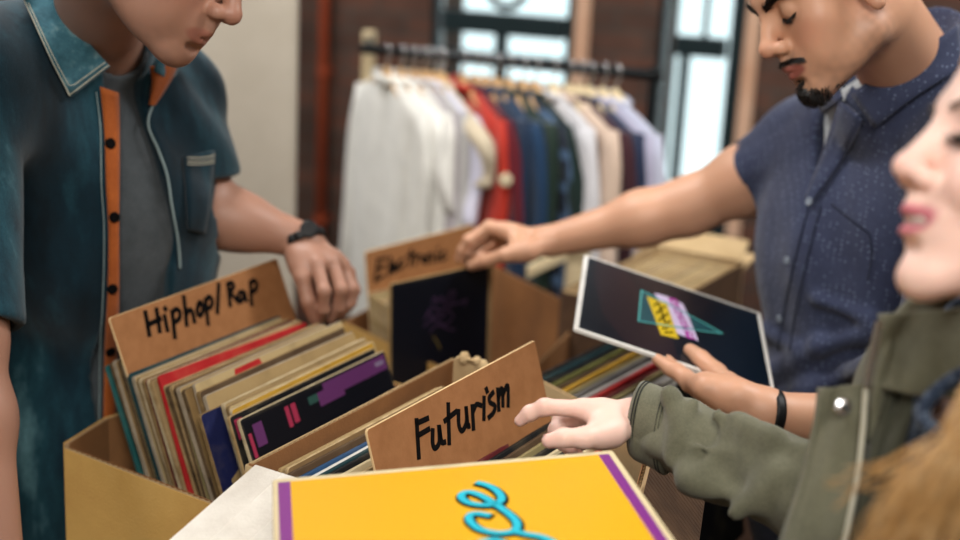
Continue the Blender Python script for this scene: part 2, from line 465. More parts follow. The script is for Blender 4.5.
def window(n, s0, s1, zs, rails, mulls, stile):
    root = empty('window_%d' % n, W0); root.rotation_euler = (0, 0, math.radians(-20)); struct(root)
    f = WB(); t0, t1 = .012, .07
    f.wbox(s0, s0+.02, t0, t1, zs+.035, ZW); f.wbox(s1-stile, s1, t0, t1, zs+.035, ZW)
    f.wbox(s0, s1, t0, t1, ZW-.06, ZW); f.wbox(s0+.012, s1-.012, t0, t1, zs+.035, zs+.1)
    f.wbuild('window_frame', MT['frame_dark'], root, .004)
    for z, h in rails:
        r = WB(); r.wbox(s0+.012+stile, s1-.012-stile, t0-.01, t1-.005, z-h/2, z+h/2); r.wbuild('glazing_rail', MT['frame_dark'], root, .003)
    for sm, z0, z1, wd in mulls:
        r = WB(); r.wbox(sm-wd/2, sm+wd/2, t0, t1-.006, z0, z1); r.wbuild('mullion', MT['frame_dark'], root, .003)
    g = WB(); g.wbox(s0+.03, s1-.03, .036, .042, zs+.05, ZW-.02); g.wbuild('pane', MT['glass'], root)
def wall_z(x, y): return float(onp(x, y, W0+WN*-.02, WN)[2])
sm1 = wall_s(497, 60); sm2 = wall_s(680, 90)
window(1, a0, a1, ZS1, [(wall_z(500, 24), .075), (wall_z(500, 58), .03), (1.0, .035)], [(sm1, ZS1+.05, wall_z(500, 24), .035)], .03)
window(2, b0, b1, ZS2, [(wall_z(700, 47), .065)], [(sm2, ZS2+.05, wall_z(700, 47), .028), (wall_s(704, 20), wall_z(700, 47), ZW, .012)], .05)
for nm_, o_, x_, y_ in (('wall_left', (-4.1, -1.5, 0), (.1, 0, 0), (0, 8.2, 0)), ('wall_right', (4.4, -1.5, 0), (.1, 0, 0), (0, 8.2, 0)), ('wall_front', (-4.1, -1.6, 0), (8.6, 0, 0), (0, .1, 0))):
    struct(MB().box(o_, x_, y_, (0, 0, 3.1)).build(nm_, MT['plaster']))
# floor and the pillar, the pipe
struct(MB().box((-4, -1.5, -.1), (8.5, 0, 0), (0, 8.2, 0), (0, 0, .1)).build('floor', MT['floor']))
struct(MB().box((-4, -1.5, 3.1), (8.5, 0, 0), (0, 8.2, 0), (0, 0, .12)).build('ceiling', MT['plaster']))
pe = at(297, 120, 2.75); pc = unit([pe[0], pe[1], 0])
pr = unit([pe[1], -pe[0], 0])
pb = np.array([pe[0], pe[1], 0.]); pq = np.array([-pr[1], pr[0], 0])
struct(MB().box(pb-pr*.42, pr*.42, pq*.42, (0, 0, 3.1)).build('wall_pillar', MT['plaster'], bevel=.012))
pp = onp(322, 120, W0+WN*.06, WN)
m = MB(); m.tube([(pp[0], pp[1], 0), (pp[0], pp[1], 3.1)], .018, 16)
pipe = empty('wall_pipe', (pp[0], pp[1], 0)); tag(pipe, 'rust red vertical pipe on the brick wall beside the pale pillar', 'pipe')
m.build('pipe', MT['pipe'], pipe, True)
for z in (.5, 1.05, 1.9, 2.6):
    m = MB(); m.tube([(pp[0], pp[1], z-.015), (pp[0], pp[1], z+.015)], .023, 16)
    m.cbox((pp[0]-WN[0]*.04, pp[1]-WN[1]*.04, z), WS*.03, WN*.06, (0, 0, .02)); m.build('pipe_clip', MT['pipe'], pipe)
# black ring hung in the window
rp = onp(507, -13, W0+WN*.02, WN)
ring = empty('round_ornament', rp); tag(ring, 'black ring ornament hanging in front of the left window', 'ornament')
m = MB(); m.tube([rp+WS*.068*math.cos(t)+ZV*.068*math.sin(t) for t in np.linspace(0, 2*math.pi, 40, endpoint=False)], .014, 10, closed=True); m.build('ring', MT['black_plastic'], ring, True)
m = MB(); m.tube([rp+ZV*.075, (rp[0], rp[1], 3.1)], .002, 6); m.build('cord', MT['black_plastic'], ring)

# ------------------------------------------------------------------ clothes rack
RA = ang(-20); RB = np.array([-RA[1], RA[0], 0])                # along the rail; across it, away from the camera
RL = at(369, 49, 3.25); RLEN = .70; RZ = RL[2]
RL = np.array([RL[0], RL[1], 0.])
rack = empty('clothes_rack', RL+RA*RLEN/2)
tag(rack, 'clothes rail with dark bar and pale left post in front of the windows', 'clothes rack')
m = MB(); m.tube([RL+ZV*RZ-RA*.02, RL+RA*RLEN+ZV*RZ+RA*.02], .013, 12); m.build('rail', MT['black_metal'], rack, True)
for e in (0, RLEN):
    q = RL+RA*e+(unit(RL)*.26 if e == 0 else RB*0); pm = MT['wood_cream'] if e == 0 else MT['black_metal']; hw_ = .014 if e == 0 else .008
    m = MB(); m.box(q-RA*hw_-RB*hw_, RA*hw_*2, RB*hw_*2, (0, 0, RZ+.02)); m.build('post', pm, rack, bevel=.003)
    if e == 0: m = MB(); m.tube([RL+ZV*RZ, q+ZV*RZ], .010, 10); m.build('bracket', MT['black_metal'], rack, True)
    m = MB(); m.box(RL+RA*e-RA*.02-RB*.28, RA*.04, RB*.56, (0, 0, .035)); m.build('foot', MT['wood_cream'], rack, bevel=.004)
m = MB(); m.box(RL-RB*.015+ZV*.14, RA*RLEN, RB*.03, (0, 0, .03)); m.build('lower_bar', MT['wood_cream'], rack, bevel=.004)
def cloth_mat(name, c, dark=None, rough=.9):
    c = np.array(rgb(c)[:3]); d = c*.82
    return noisy(name, [(.3, (*d, 1)), (.7, (*c, 1))], 14, (1, 1, 1), rough, .15, 500, spec=.2, sheen=.2)
def plaid_mat():
    m, t, b = nt('dark_plaid'); tc = N(t, 'ShaderNodeTexCoord')
    outs = []
    for d in ('X', 'Z'):
        wv = N(t, 'ShaderNodeTexWave', wave_type='BANDS', bands_direction=d); wv.inputs['Scale'].default_value = 4.5 if d == 'Z' else 7
        t.links.new(tc.outputs['Object'], wv.inputs[0]); outs.append(ramp(t, wv.outputs['Fac'], [(.72, '#0b1626'), (.85, '#39506b')]))
    mx = N(t, 'ShaderNodeMix', data_type='RGBA', blend_type='LIGHTEN'); mx.inputs[0].default_value = 1
    t.links.new(outs[0], mx.inputs['A']); t.links.new(outs[1], mx.inputs['B']); t.links.new(mx.outputs['Result'], b.inputs['Base Color'])
    b.inputs['Roughness'].default_value = .9
    return m
GA_ = ang(24); GB_ = np.array([-GA_[1], GA_[0], 0])             # the shirts are turned a little on their hooks
def hanger(root_p, label, mat):
    top = root_p+ZV*RZ
    h = empty('clothes_hanger', top); tag(h, label, 'hanger', 'hangers on the clothes rail')
    m = MB(); ctr = top
    arc = [ctr+GB_*.017*math.cos(a)+ZV*(.017*math.sin(a)) for a in np.linspace(-.5, math.pi, 12)]
    arc += [ctr-GB_*.017-ZV*.012, ctr-GB_*.004-ZV*.026, ctr-ZV*.045]
    m.tube(crom(arc, 2), .0022, 6); m.build('hook', MT['steel'], h, True)
    m = MB(); pts = [ctr+GB_*s*.185-ZV*(.045+.085*abs(s)**.9) for s in np.linspace(-1, 1, 15)]
    m.tube(pts, [.010-.004*abs(s) for s in np.linspace(-1, 1, 15)], 8); m.build('shoulder_bar', mat, h, True)
def garment(kind, label, p, mat, length=.7, sl=.55, width=.42, th=.026, open_neck=True, lean=0, sleeve_w=.055, cat='shirt', extra=None):
    top = p+ZV*RZ-ZV*.065
    g = empty('shirt' if cat == 'shirt' else cat, top); tag(g, label, cat, 'clothes on the rail')
    nseg = 36; m = MB(); hw = width/2
    lv = [0, .012, .03, .05, .075, .11, .16, .24, .34, .46, .6, .75, .88, 1.0]
    ph = random.uniform(0, 6); rows = []
    for t in lv:
        z = -.0-t*length
        if t <= .075: w_ = .05+(hw-.05)*(t/.075)**.8; y = th*(.5+.5*t/.075)
        else: w_ = hw*(1-.06*math.sin(min(1, (t-.075)/.5)*math.pi)); y = th*(1+.35*t)
        row = []
        for k_ in range(nseg):
            a = 2*math.pi*k_/nseg
            f = 1+(.1+.3*t)*math.sin(5*a+ph)+(.08+.2*t)*math.sin(11*a-ph*2)
            row.append(top+GB_*w_*math.copysign(abs(math.cos(a))**.8, math.cos(a))+GA_*(y*f*math.copysign(abs(math.sin(a))**.75, math.sin(a))+.004*math.sin(6*t+ph))+ZV*z)
        rows.append(row)
    vs = [q for r in rows for q in r]; n = len(rows)
    fs = [(i*nseg+k_, i*nseg+(k_+1) % nseg, (i+1)*nseg+(k_+1) % nseg, (i+1)*nseg+k_)[::-1] for i in range(n-1) for k_ in range(nseg)]
    fs.append(tuple(range(nseg))); fs.append(tuple((n-1)*nseg+k_ for k_ in range(nseg))[::-1])
    m.add(vs, fs); o = m.build('body', mat, g, True)
    for sd in (-1, 1):
        m = MB(); L = sl; pts = []; rr = []
        nS = 12; vs = []; seg = 14
        for i in range(nS):
            t = i/(nS-1)
            c = top+GB_*sd*(hw-.012+.045*math.sin(min(1, t*1.6)*math.pi/2)+.01*math.sin(7*t+ph))-ZV*(.045+t*L)+GA_*(.012*math.sin(4*t+ph))
            rw = sleeve_w*(1-.38*t*(L/.55))*(.55+.45*min(1, t*5)); rt = rw*.42
            for k_ in range(seg):
                a = 2*math.pi*k_/seg
                f = 1+.12*math.sin(3*a+9*t+ph)
                vs.append(c+GB_*rw*math.cos(a)*f+GA_*rt*math.sin(a)*f)
        fs = [(i*seg+k_, i*seg+(k_+1) % seg, (i+1)*seg+(k_+1) % seg, (i+1)*seg+k_)[::-1] for i in range(nS-1) for k_ in range(seg)]
        fs += [tuple(range(seg)), tuple((nS-1)*seg+k_ for k_ in range(seg))[::-1]]
        m.add(vs, fs); m.build('sleeve', mat, g, True)
    m = MB(); m.tube([top+GB_*.055*math.cos(a)+GA_*.022*math.sin(a)+ZV*(.004+.006*math.cos(a)) for a in np.linspace(0, 2*math.pi, 20, endpoint=False)], .009, 8, closed=True); m.build('collar', mat, g, True)
    if extra: extra(g, top, hw)
    return g
G = [('#e9e8e2', .74, .60, 'white long sleeved shirt first from the left post of the rail'),
     ('#f1f0ea', .74, .58, 'bright white long shirt second from the left post of the rail'),
     ('#dedcd6', .70, .22, 'off-white short sleeved shirt third from the left post of the rail'),
     ('#a9a2a6', .72, .52, 'grey mauve shirt between the off-white and lavender white shirts on the rail'),
     ('#b8b6b4', .72, .5, 'pale grey shirt just left of the lavender white short sleeved one'),
     ('#d5d4e6', .60, .24, 'lavender white short sleeved shirt with hem above the others on the rail'),
     ('#cdbfa6', .66, .15, 'cream beige shirt hanging just left of the red one'),
     ('#b5301f', .74, .56, 'red long sleeved top with a pale round badge on the sleeve'),
     ('#5c1420', .74, .55, 'maroon top hanging just right of the red one'),
     ('#12263f', .74, .56, 'dark navy shirt just right of the maroon top'),
     ('#173452', .74, .56, 'navy blue shirt second to the right of the maroon top'),
     ('#14281f', .74, .56, 'dark green shirt just left of the dark plaid one'),
     ('plaid', .74, .56, 'dark navy plaid shirt in the middle of the dark clothes on the rail'),
     ('#10231f', .74, .55, 'blackish green shirt just right of the plaid one'),
     ('#c9c8cc', .62, .5, 'light grey shirt right of the blackish green one'),
     ('#cbb4a2', .62, .4, 'pinkish beige shirt right of the light grey one'),
     ('#3a1c24', .66, .5, 'dark wine red shirt right of the pinkish beige one'),
     ('#202a44', .66, .5, 'dark blue shirt left of the two lilac shirts at the right end'),
     ('#a7a5bb', .66, .5, 'lilac grey shirt second from the right post of the rail'),
     ('#b9bdd0', .66, .5, 'pale blue grey shirt first from the right post of the rail')]
MT['badge'] = plain('badge_cream', '#cfc0a0', .7)
ordn = ['first', 'second', 'third', 'fourth', 'fifth', 'sixth', 'seventh', 'eighth', 'ninth', 'tenth', 'eleventh', 'twelfth', 'thirteenth', 'fourteenth', 'fifteenth', 'sixteenth', 'seventeenth', 'eighteenth', 'nineteenth', 'twentieth', 'twenty-first', 'twenty-second', 'twenty-third', 'twenty-fourth', 'twenty-fifth', 'twenty-sixth', 'twenty-seventh', 'twenty-eighth', 'twenty-ninth', 'thirtieth']
def badge(g, top, hw):
    m = MB(); c = top-GB_*(hw+.072)-ZV*.17
    m.disc(c-GA_*.006, -GB_-GA_*.45, .015, .007); m.build('badge', MT['badge'], g, True)
PL = plaid_mat()
GPX = [388, 403, 415, 425, 432, 440, 445, 466, 478, 488, 499, 511, 524, 536, 553, 568, 578, 588, 600, 612]
for i, (c, L, S, lab) in enumerate(G):
    p = RL+RA*(GPX[i]-369)/(645-369)*RLEN
    mt = PL if c == 'plaid' else cloth_mat('cloth_'+lab.split(' ')[0]+'_'+lab.split(' ')[1], c)
    garment('shirt', lab, p, mt, L+random.uniform(-.02, .02), S, (.44 if i < 2 else .42) if c != '#d5d4e6' else .4, .016, extra=badge if 'badge' in lab else None)
    hanger(p, 'wooden hanger holding the '+lab.split(' hanging')[0].split(' first')[0].split(' second')[0].split(' third')[0].split(' between')[0].split(' just')[0].split(' with')[0].split(' right of')[0].split(' left of')[0].split(' in the')[0]+', '+ordn[i]+' from the left post', MT['wood_pale'] if i < 14 else MT['wood_cream'])
# ------------------------------------------------------------------ tables
K = on(62, 445, .985); K0 = np.array([K[0], K[1], 0.])
UA, VA = ang(57), ang(-33)
TZ = .72
def table(label, u0, u1, v0, v1):
    c = K0+UA*(u0+u1)/2+VA*(v0+v1)/2
    t = empty('wooden_table', c); tag(t, label, 'table')
    m = MB(); m.box(K0+UA*u0+VA*v0+ZV*(TZ-.035), UA*(u1-u0), VA*(v1-v0), ZV*.035); m.build('table_top', MT['wood_table'], t, bevel=.004)
    for a in (u0+.05, u1-.11):
        for b in (v0+.05, v1-.11):
            m = MB(); m.box(K0+UA*a+VA*b, UA*.06, VA*.06, ZV*(TZ-.035)); m.build('leg', MT['wood_table'], t, bevel=.003)
    m = MB()
    m.box(K0+UA*(u0+.06)+VA*(v0+.06)+ZV*(TZ-.11), UA*(u1-u0-.12), VA*.02, ZV*.075); m.box(K0+UA*(u0+.06)+VA*(v1-.08)+ZV*(TZ-.11), UA*(u1-u0-.12), VA*.02, ZV*.075)
    m.build('apron', MT['wood_table'], t)
table('dark wooden table under the tan record box and the marked divider boxes', -.5, .765, -.012, .80)
table('dark wooden table further back under the open brown record boxes', .775, 1.95, -.40, .5)

# ------------------------------------------------------------------ cardboard boxes
def panel(name, par, path, z0, z1, mo, mi_, T=.006, double=False):
    """corrugated panel standing along a path; outside is on the right of the path"""
    path = [np.array([p[0], p[1], 0.]) for p in path]
    m = MB()
    def strip(off0, off1, za, zb, mi):
        L = []; Rr = []
        n = len(path)
        for i, p in enumerate(path):
            t = unit(path[min(i+1, n-1)]-path[max(i-1, 0)]); nn = np.array([t[1], -t[0], 0])
            L.append(p-nn*off0); Rr.append(p-nn*off1)
        vs = [q+ZV*za for q in L]+[q+ZV*za for q in Rr]+[q+ZV*zb for q in L]+[q+ZV*zb for q in Rr]
        fs = []
        for i in range(n-1):
            fs += [(i, i+1, 2*n+i+1, 2*n+i), (n+i+1, n+i, 3*n+i, 3*n+i+1), (2*n+i, 2*n+i+1, 3*n+i+1, 3*n+i), (i+1, i, n+i, n+i+1)]
        fs += [(0, 2*n, 3*n, n), (2*n-1, 4*n-1, 3*n-1, n-1)]
        m.add(vs, fs, mi)
    strip(0, .0009, z0, z1, 0); strip(T-.0009, T, z0, z1, 1)
    strip(.0009, T-.0009, z0, z1-.008, 2)
    if double: strip(T/2-.0004, T/2+.0004, z1-.01, z1-.0004, 2)
    lays = [(.0009, T/2-.0004), (T/2+.0004, T-.0009)] if double else [(.0009, T-.0009)]
    for a, b in lays:
        # fluting
        pts = []; 
        for i in range(len(path)-1):
            p, q = path[i], path[i+1]; L = np.linalg.norm(q-p); t = (q-p)/L; nn = np.array([t[1], -t[0], 0]); k = max(2, int(L/.0045))
            for j in range(k): pts.append(p+t*L*j/k-nn*((a, b)[j % 2]))
        vs = [p+ZV*(z1-.0095) for p in pts]+[p+ZV*(z1-.0006) for p in pts]; n = len(pts)
        m.add(vs, [(i, i+1, n+i+1, n+i) for i in range(n-1)], 2)
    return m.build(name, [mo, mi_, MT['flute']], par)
def carton(label, O, U, V, lu, lv, z0, z1, mo, mi_, double=False, bulge=None, T=.006, name='cardboard_box'):
    O = np.array([O[0], O[1], 0.]); c = O+U*lu/2+V*lv/2+ZV*z0
    b = empty(name, c); tag(b, label, 'box')
    q = lambda u, v: O+U*u+V*v
    # paths run so that the outside is on the right hand side
    back = [q(lu, 0), q(lu*.5, -(bulge or 0)*.8), q(.10, -(bulge or 0)), q(0.012, -.002), q(0, .012)]
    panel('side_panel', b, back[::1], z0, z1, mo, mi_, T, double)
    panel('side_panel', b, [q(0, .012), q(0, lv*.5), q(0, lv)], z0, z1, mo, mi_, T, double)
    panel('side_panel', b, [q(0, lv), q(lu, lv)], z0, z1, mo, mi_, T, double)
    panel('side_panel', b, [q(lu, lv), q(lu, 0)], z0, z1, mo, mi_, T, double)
    m = MB(); m.box(q(.003, .003)+ZV*z0, U*(lu-.006), V*(lv-.006), ZV*.006); m.build('bottom_panel', mo, b)
    return b
def flap(par, a, b, d, mat_up, mat_dn, T=.005, ridges=0, cut=0):
    """flap hinged on a-b, reaching out by d"""
    a = np.array(a, float); b = np.array(b, float); d = np.array(d, float); m = MB()
    n = unit(np.cross(b-a, d)); n = n if n[2] > 0 else -n
    e = unit(b-a)*cut
    T0 = [a+n*T, b+n*T, b+d-e+n*T, a+d+e+n*T]; B0 = [a, b, b+d-e, a+d+e]
    fl = np.dot(np.cross(b-a, d), n) < 0
    f = [(0, 1, 2, 3)]; g = [(7, 6, 5, 4)]; s = [(4, 5, 1, 0), (5, 6, 2, 1), (6, 7, 3, 2), (7, 4, 0, 3)]
    if fl: f = [x[::-1] for x in f]; g = [x[::-1] for x in g]; s = [x[::-1] for x in s]
    m.add(T0+B0, f, 0); m.add(T0+B0, g, 1); m.add(T0+B0, s, 2)
    if ridges:
        for i in range(1, ridges):
            t = i/ridges; p0 = a+(b-a)*t+n*T; p1 = p0+d*.98
            if cut: p0 = p0
            w = unit(b-a)*.0012
            m.add([p0-w, p0+w, p1+w, p1-w, p0+n*.0007, p1+n*.0007], [(0, 4, 5, 3), (4, 1, 2, 5)], 0)
    return m.build('flap', [mat_up, mat_dn, MT['flute']], par)
ZA = .985; ZB = 1.09; ZC = .98
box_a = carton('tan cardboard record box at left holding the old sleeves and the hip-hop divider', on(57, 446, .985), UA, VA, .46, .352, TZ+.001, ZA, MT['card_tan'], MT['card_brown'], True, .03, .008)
OB = on(245, 465, ZB); UB, VB = ang(60.5), ang(-30.5); OB0 = np.array([OB[0], OB[1], 0.])
LB = (.43, .42)
qb = lambda u, v, z: OB0+UB*u+VB*v+ZV*z
RIM = [on(452, 358, ZB), on(545, 381, ZB), on(640, 431, ZB), on(654, 440, ZB)]      # far rim, bulging outwards
box_b = empty('cardboard_box', qb(.2, .2, TZ+.001)); tag(box_b, 'brown cardboard box in the middle holding the futurism divider', 'box')
panel('side_panel', box_b, [RIM[0], qb(.2, -.004, 0), qb(0, 0, 0)], TZ+.001, ZB, MT['card_beige'], MT['card_brown'])
panel('side_panel', box_b, [qb(0, 0, 0), qb(0, .2, 0), qb(0, .42, 0)], TZ+.001, ZB, MT['card_beige'], MT['card_brown'])
panel('side_panel', box_b, [qb(0, .42, 0), RIM[3]], TZ+.001, ZB, MT['card_beige'], MT['card_brown'])
panel('side_panel', box_b, RIM[::-1], TZ+.001, ZB, MT['card_beige'], MT['card_beige'])
m = MB(); bt = [qb(.004, .004, TZ+.002), qb(.004, .415, TZ+.002)]+[np.array([p[0], p[1], TZ+.002]) for p in RIM[::-1]]
m.add(bt+[p+ZV*.006 for p in bt], [tuple(range(6))[::-1], tuple(range(6, 12))]+[(i, (i+1) % 6, 6+(i+1) % 6, 6+i) for i in range(6)]); m.build('bottom_panel', MT['card_beige'], box_b)
flap(box_b, qb(0, .015, ZB), qb(0, .44, ZB), -UB*.19-ZV*.05, MT['card_white'], MT['card_beige'], ridges=12)
fd = VB*.062-ZV*.060
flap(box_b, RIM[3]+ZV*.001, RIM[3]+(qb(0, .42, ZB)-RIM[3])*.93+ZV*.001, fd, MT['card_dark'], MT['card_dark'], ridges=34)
# torn paper scraps left on the rim of the middle box
m = MB(); 
for i in range(7):
    c = RIM[0]+UB*(-.005+.004*math.sin(i*2.1))+VB*(.012+.006*i)+ZV*(.002+.003*(i % 3)); r = .003+.0018*(i % 4)
    m.disc(c, unit([math.sin(i), math.cos(i*1.7), .4]), r*1.3, .003, 7, dome=.004)
tag(m.build('torn_paper', MT['card_beige'], base=RIM[0]+VB*.03), 'crumpled scrap of beige paper on the back corner of the middle box', 'paper scrap')

# ------------------------------------------------------------------ record sleeves
def paper(name, c, worn=.25):
    c = np.array(rgb(c)[:3]); d = c*.75; l = c*.9+np.array(rgb('#c8b48c')[:3])*.1
    return noisy(name, [(.25, (*d, 1)), (.5, (*c, 1)), (.8, (*l, 1))], 22, (1, 1, 1), .75, .12, 200)
PAL = {'tan': '#94784e', 'pale tan': '#a68d62', 'beige': '#b8a276', 'brown': '#7f6442', 'dark brown': '#54402c', 'cream': '#cdbd97', 'red': '#b01f22', 'dark red': '#5f1a1e',
       'teal': '#1f5a5a', 'dark teal': '#12363c', 'navy': '#141c4c', 'black': '#0e0f12', 'gold': '#c2962f', 'grey': '#6f6c6a', 'white': '#d9d7d2', 'olive': '#6a6a34', 'dark green': '#15281f', 'blue': '#274a70', 'khaki': '#8f8258', 'pale grey': '#a9a6a2'}
PM = {k: paper('sleeve_'+k.replace(' ', '_'), v) for k, v in PAL.items()}
EDG = [noisy('worn_edge_%d' % i, [(.3, a), (.7, b)], 60, (1, 1, 1), .85) for i, (a, b) in enumerate((('#8d744c', '#b49b72'), ('#6c5636', '#8f7650'), ('#3c2e20', '#6b563a'), ('#a39070', '#c4b594'), ('#8a7c68', '#a39682')))]
PM['edge'] = noisy('sleeve_edge', [(.3, '#9d8358'), (.7, '#c8b088')], 60, (1, 1, 1), .85)
SZ = .315
def sleeve(TL, X, D, t, color, label, group=None, edge=None, S=SZ, W=None, name='record_sleeve', back=True):
    """TL is the upper left corner of the front; X along the top, D down the side, thickness goes back"""
    W = W or S
    X = unit(X); D = unit(D-X*np.dot(D, X)); n = np.cross(D, X)          # towards the front
    m = MB(); 
    base = TL+X*W/2+D*S-n*t/2
    r = .004
    # rounded corners in the sleeve's plane, a slight belly in the middle
    ou = []
    for cx, cy, a0 in ((r, r, 180), (W-r, r, 270), (W-r, S-r, 0), (r, S-r, 90)):
        for k in range(4):
            a = math.radians(a0+k*30); ou.append((cx+r*math.cos(a), cy+r*math.sin(a)))
    no = len(ou); e = min(.0007, t*.3)
    P = lambda p, h, s=0: TL+X*p[0]+D*p[1]+n*h
    sh = lambda p: (p[0]+(.0007 if p[0] < W/2 else -.0007), p[1]+(.0007 if p[1] < S/2 else -.0007))
    vs = [P(sh(p), 0) for p in ou]+[P(p, -e) for p in ou]+[P(p, -t+e) for p in ou]+[P(sh(p), -t) for p in ou]
    fs = [tuple(range(no))]; mi = [0]
    for L in range(3):
        for i in range(no):
            j = (i+1) % no; fs.append((L*no+i, (L+1)*no+i, (L+1)*no+j, L*no+j)); mi.append(1)
    fs.append(tuple(3*no+i for i in range(no))[::-1]); mi.append(0)
    # faces run clockwise seen from the front because D points down: flip
    fs = [f[::-1] for f in fs]
    b0 = len(m.v); m.v += [tuple(v) for v in vs]; m.f += fs; m.mi += mi
    o = m.build(name, [PM[color] if isinstance(color, str) else color, edge or PM['edge']], base=base)
    tag(o, label, 'record sleeve' if name == 'record_sleeve' else 'divider', group)
    o['_'] = 0; del o['_']
    return o, (TL, X, D, n)
def art(o, fr, pieces, name='cover_print'):
    """printed shapes on the front; a piece is (polygon in metres right/down, material)"""
    TL, X, D, n = fr
    mats = []; m = MB()
    for poly, mat in pieces:
        if mat not in mats: mats.append(mat)
        h = .0003+.00012*len(m.f)**.5*.2
        vs = [TL+X*a+D*b+n*h for a, b in poly]
        f = tuple(range(len(poly)))
        ar = sum(poly[i-1][0]*poly[i][1]-poly[i][0]*poly[i-1][1] for i in range(len(poly)))
        m.add(vs, [f[::-1] if ar > 0 else f], mats.index(mat))
    return m.build(name, mats, o)
def rect(a, b, c, d): return [(a, b), (c, b), (c, d), (a, d)]
def pen(o, fr, strokes, w, mat, conv=None, name='lettering', lift=.0004):
    TL, X, D, n = fr; m = MB()
    for st in strokes:
        p2 = []
        for q in st:
            if conv:
                P = onp(*conv(q), TL, n)-TL; p2.append((P@X, P@D))
            else: p2.append(q)
        ribbon(m, p2, w, TL, X, D, n, lift=lift, th=.0003)
    # keep the faces turned to the front
    return m.build(name, mat, o)
def plane_of(P, V, lean):
    """sleeve plane through P: front looks along V and up"""
    a = math.radians(lean); n = unit(V*math.cos(a)+ZV*math.sin(a)); D = unit(-ZV*math.cos(a)+V*math.sin(a)); return n, D
def divider(px, P, Vdir, lean, label, H=.33, depth_right=None):
    n, D = plane_of(P, Vdir, lean)
    TL, TR = onp(*px[0], P, n), onp(*px[1], P, n)
    X = unit(TR-TL); W = float(np.linalg.norm(TR-TL))
    return sleeve(TL, X, D, .003, MT['kraft'], label, edge=MT['kraft_edge'], S=H, W=W, name='divider_card')
GA = 'old sleeves in the tan box at left'
# left box: from the back to the front, upper left corners as seen along the stack
VR = ang(63-90); UR = ang(63)
LEAN_A = 21
hh = [(107, 366, 'teal'), (111, 363, 'brown'), (115, 361, 'tan'), (120, 360, 'khaki'), (124, 364, 'pale tan'),
      (129, 374, 'dark teal'), (134, 377, 'beige'), (138, 378, 'pale tan'), (141, 379, 'tan'), (144, 380, 'dark red'), (148, 380, 'brown'), (152, 382, 'pale tan'),
      (159, 376, 'red'), (165, 386, 'tan'), (168, 387, 'beige'), (172, 386, 'brown'), (175, 388, 'khaki'), (179, 388, 'pale tan'), (184, 390, 'tan'),
      (194, 384, 'beige'), (199, 392, 'dark brown'), (205, 396, 'pale tan'), (200, 415, 'navy'), (224, 404, 'pale tan'), (228, 407, 'beige'), (231, 410, 'gold'), (229, 417, 'black'), (239, 420, 'black')]
names = {22: 'navy blue sleeve shifted left, showing its plain front, in the tan box at left', 26: 'black sleeve with red corner just behind the front purple-topped sleeve in the left box',
         27: 'front black sleeve with purple strip and pink blocks in the tan box at left', 12: 'bright red sleeve standing taller than its neighbours in the tan box at left',
         0: 'teal edged sleeve at the very back of the tan box at left', 5: 'dark teal sleeve directly in front of the hip-hop divider', 19: 'worn beige sleeve with red blotch on its top in the tan box at left',
         25: 'gold yellow sleeve just behind the two front black sleeves in the left box'}
PM['print_purple'] = plain('print_purple', '#5a2560', .5); PM['print_pink'] = plain('print_pink', '#9c2348', .5); PM['print_teal'] = plain('print_teal', '#1f4a44', .5)
PM['print_dark'] = plain('print_dark', '#070a14', .5, spec=.15); PM['print_grey'] = plain('print_grey', '#7c6f8c', .5)
nA = len(hh); hhv = [(-.012+.012*0)+i*(.248/(nA-1)) for i in range(nA)]
recA = []
for i, (x, y, c) in enumerate(hh):
    P0 = K0+VA*hhv[i]+UA*.1
    TL = onp(x, y, P0, VR)
    TL = TL+ZV*0
    n, D = plane_of(TL, VR, LEAN_A+1.2*math.sin(i*1.9))
    X = unit(ang(63+.7*math.sin(i*2.3))-ZV*(.034 if c == 'red' else 0))
    lab = names.get(i, '%s worn record sleeve, %s from the back in the tan box at left' % (c, ordn[i]))
    t = (.0058, .0045, .0066)[i % 3] if c not in ('black', 'navy', 'red') else .005
    o, fr = sleeve(TL, X, D, t, c, lab, GA, edge=EDG[(i*7+i//3) % 5] if c not in ('red', 'teal', 'dark teal') else PM[c])
    recA.append((o, fr))
    if i == 27:
        art(o, fr, [(rect(.004, .004, .311, .311), PM['print_dark']), (rect(.165, .004, .311, .024), PM['print_purple']), (rect(.15, .012, .205, .030), PM['print_purple']), (rect(.285, .010, .305, .016), PM['print_grey']),
                    (rect(.018, .012, .036, .04), PM['print_purple']), (rect(.082, .01, .090, .036), PM['print_pink']), (rect(.094, .01, .104, .034), PM['print_pink']),
                    (rect(.007, .02, .013, .05), PM['print_pink']), (rect(.13, .012, .15, .022), PM['print_teal'])])
    if i == 26: art(o, fr, [(rect(.006, .006, .02, .03), PM['print_pink']), (rect(.05, .004, .3, .03), PM['print_dark'])])
    if i == 19: art(o, fr, [([(.075, .003), (.125, .002), (.13, .012), (.118, .022), (.1, .018), (.085, .024), (.072, .014)], PM['red'])])
    if i == 22: art(o, fr, [(rect(.004, .004, .311, .311), PM['navy'])])
Pd = K0+VA*(hhv[4]+hhv[5])/2+UA*.1+ZV*1.06
o, fr = divider([(109, 318), (277, 258)], onp(128, 369, Pd, VR), VR, LEAN_A+1, 'kraft card divider lettered for hip-hop standing in the tan box at left', .34)
cv = lambda q: (130+q[0]/6.75, 270+q[1]/6.75)
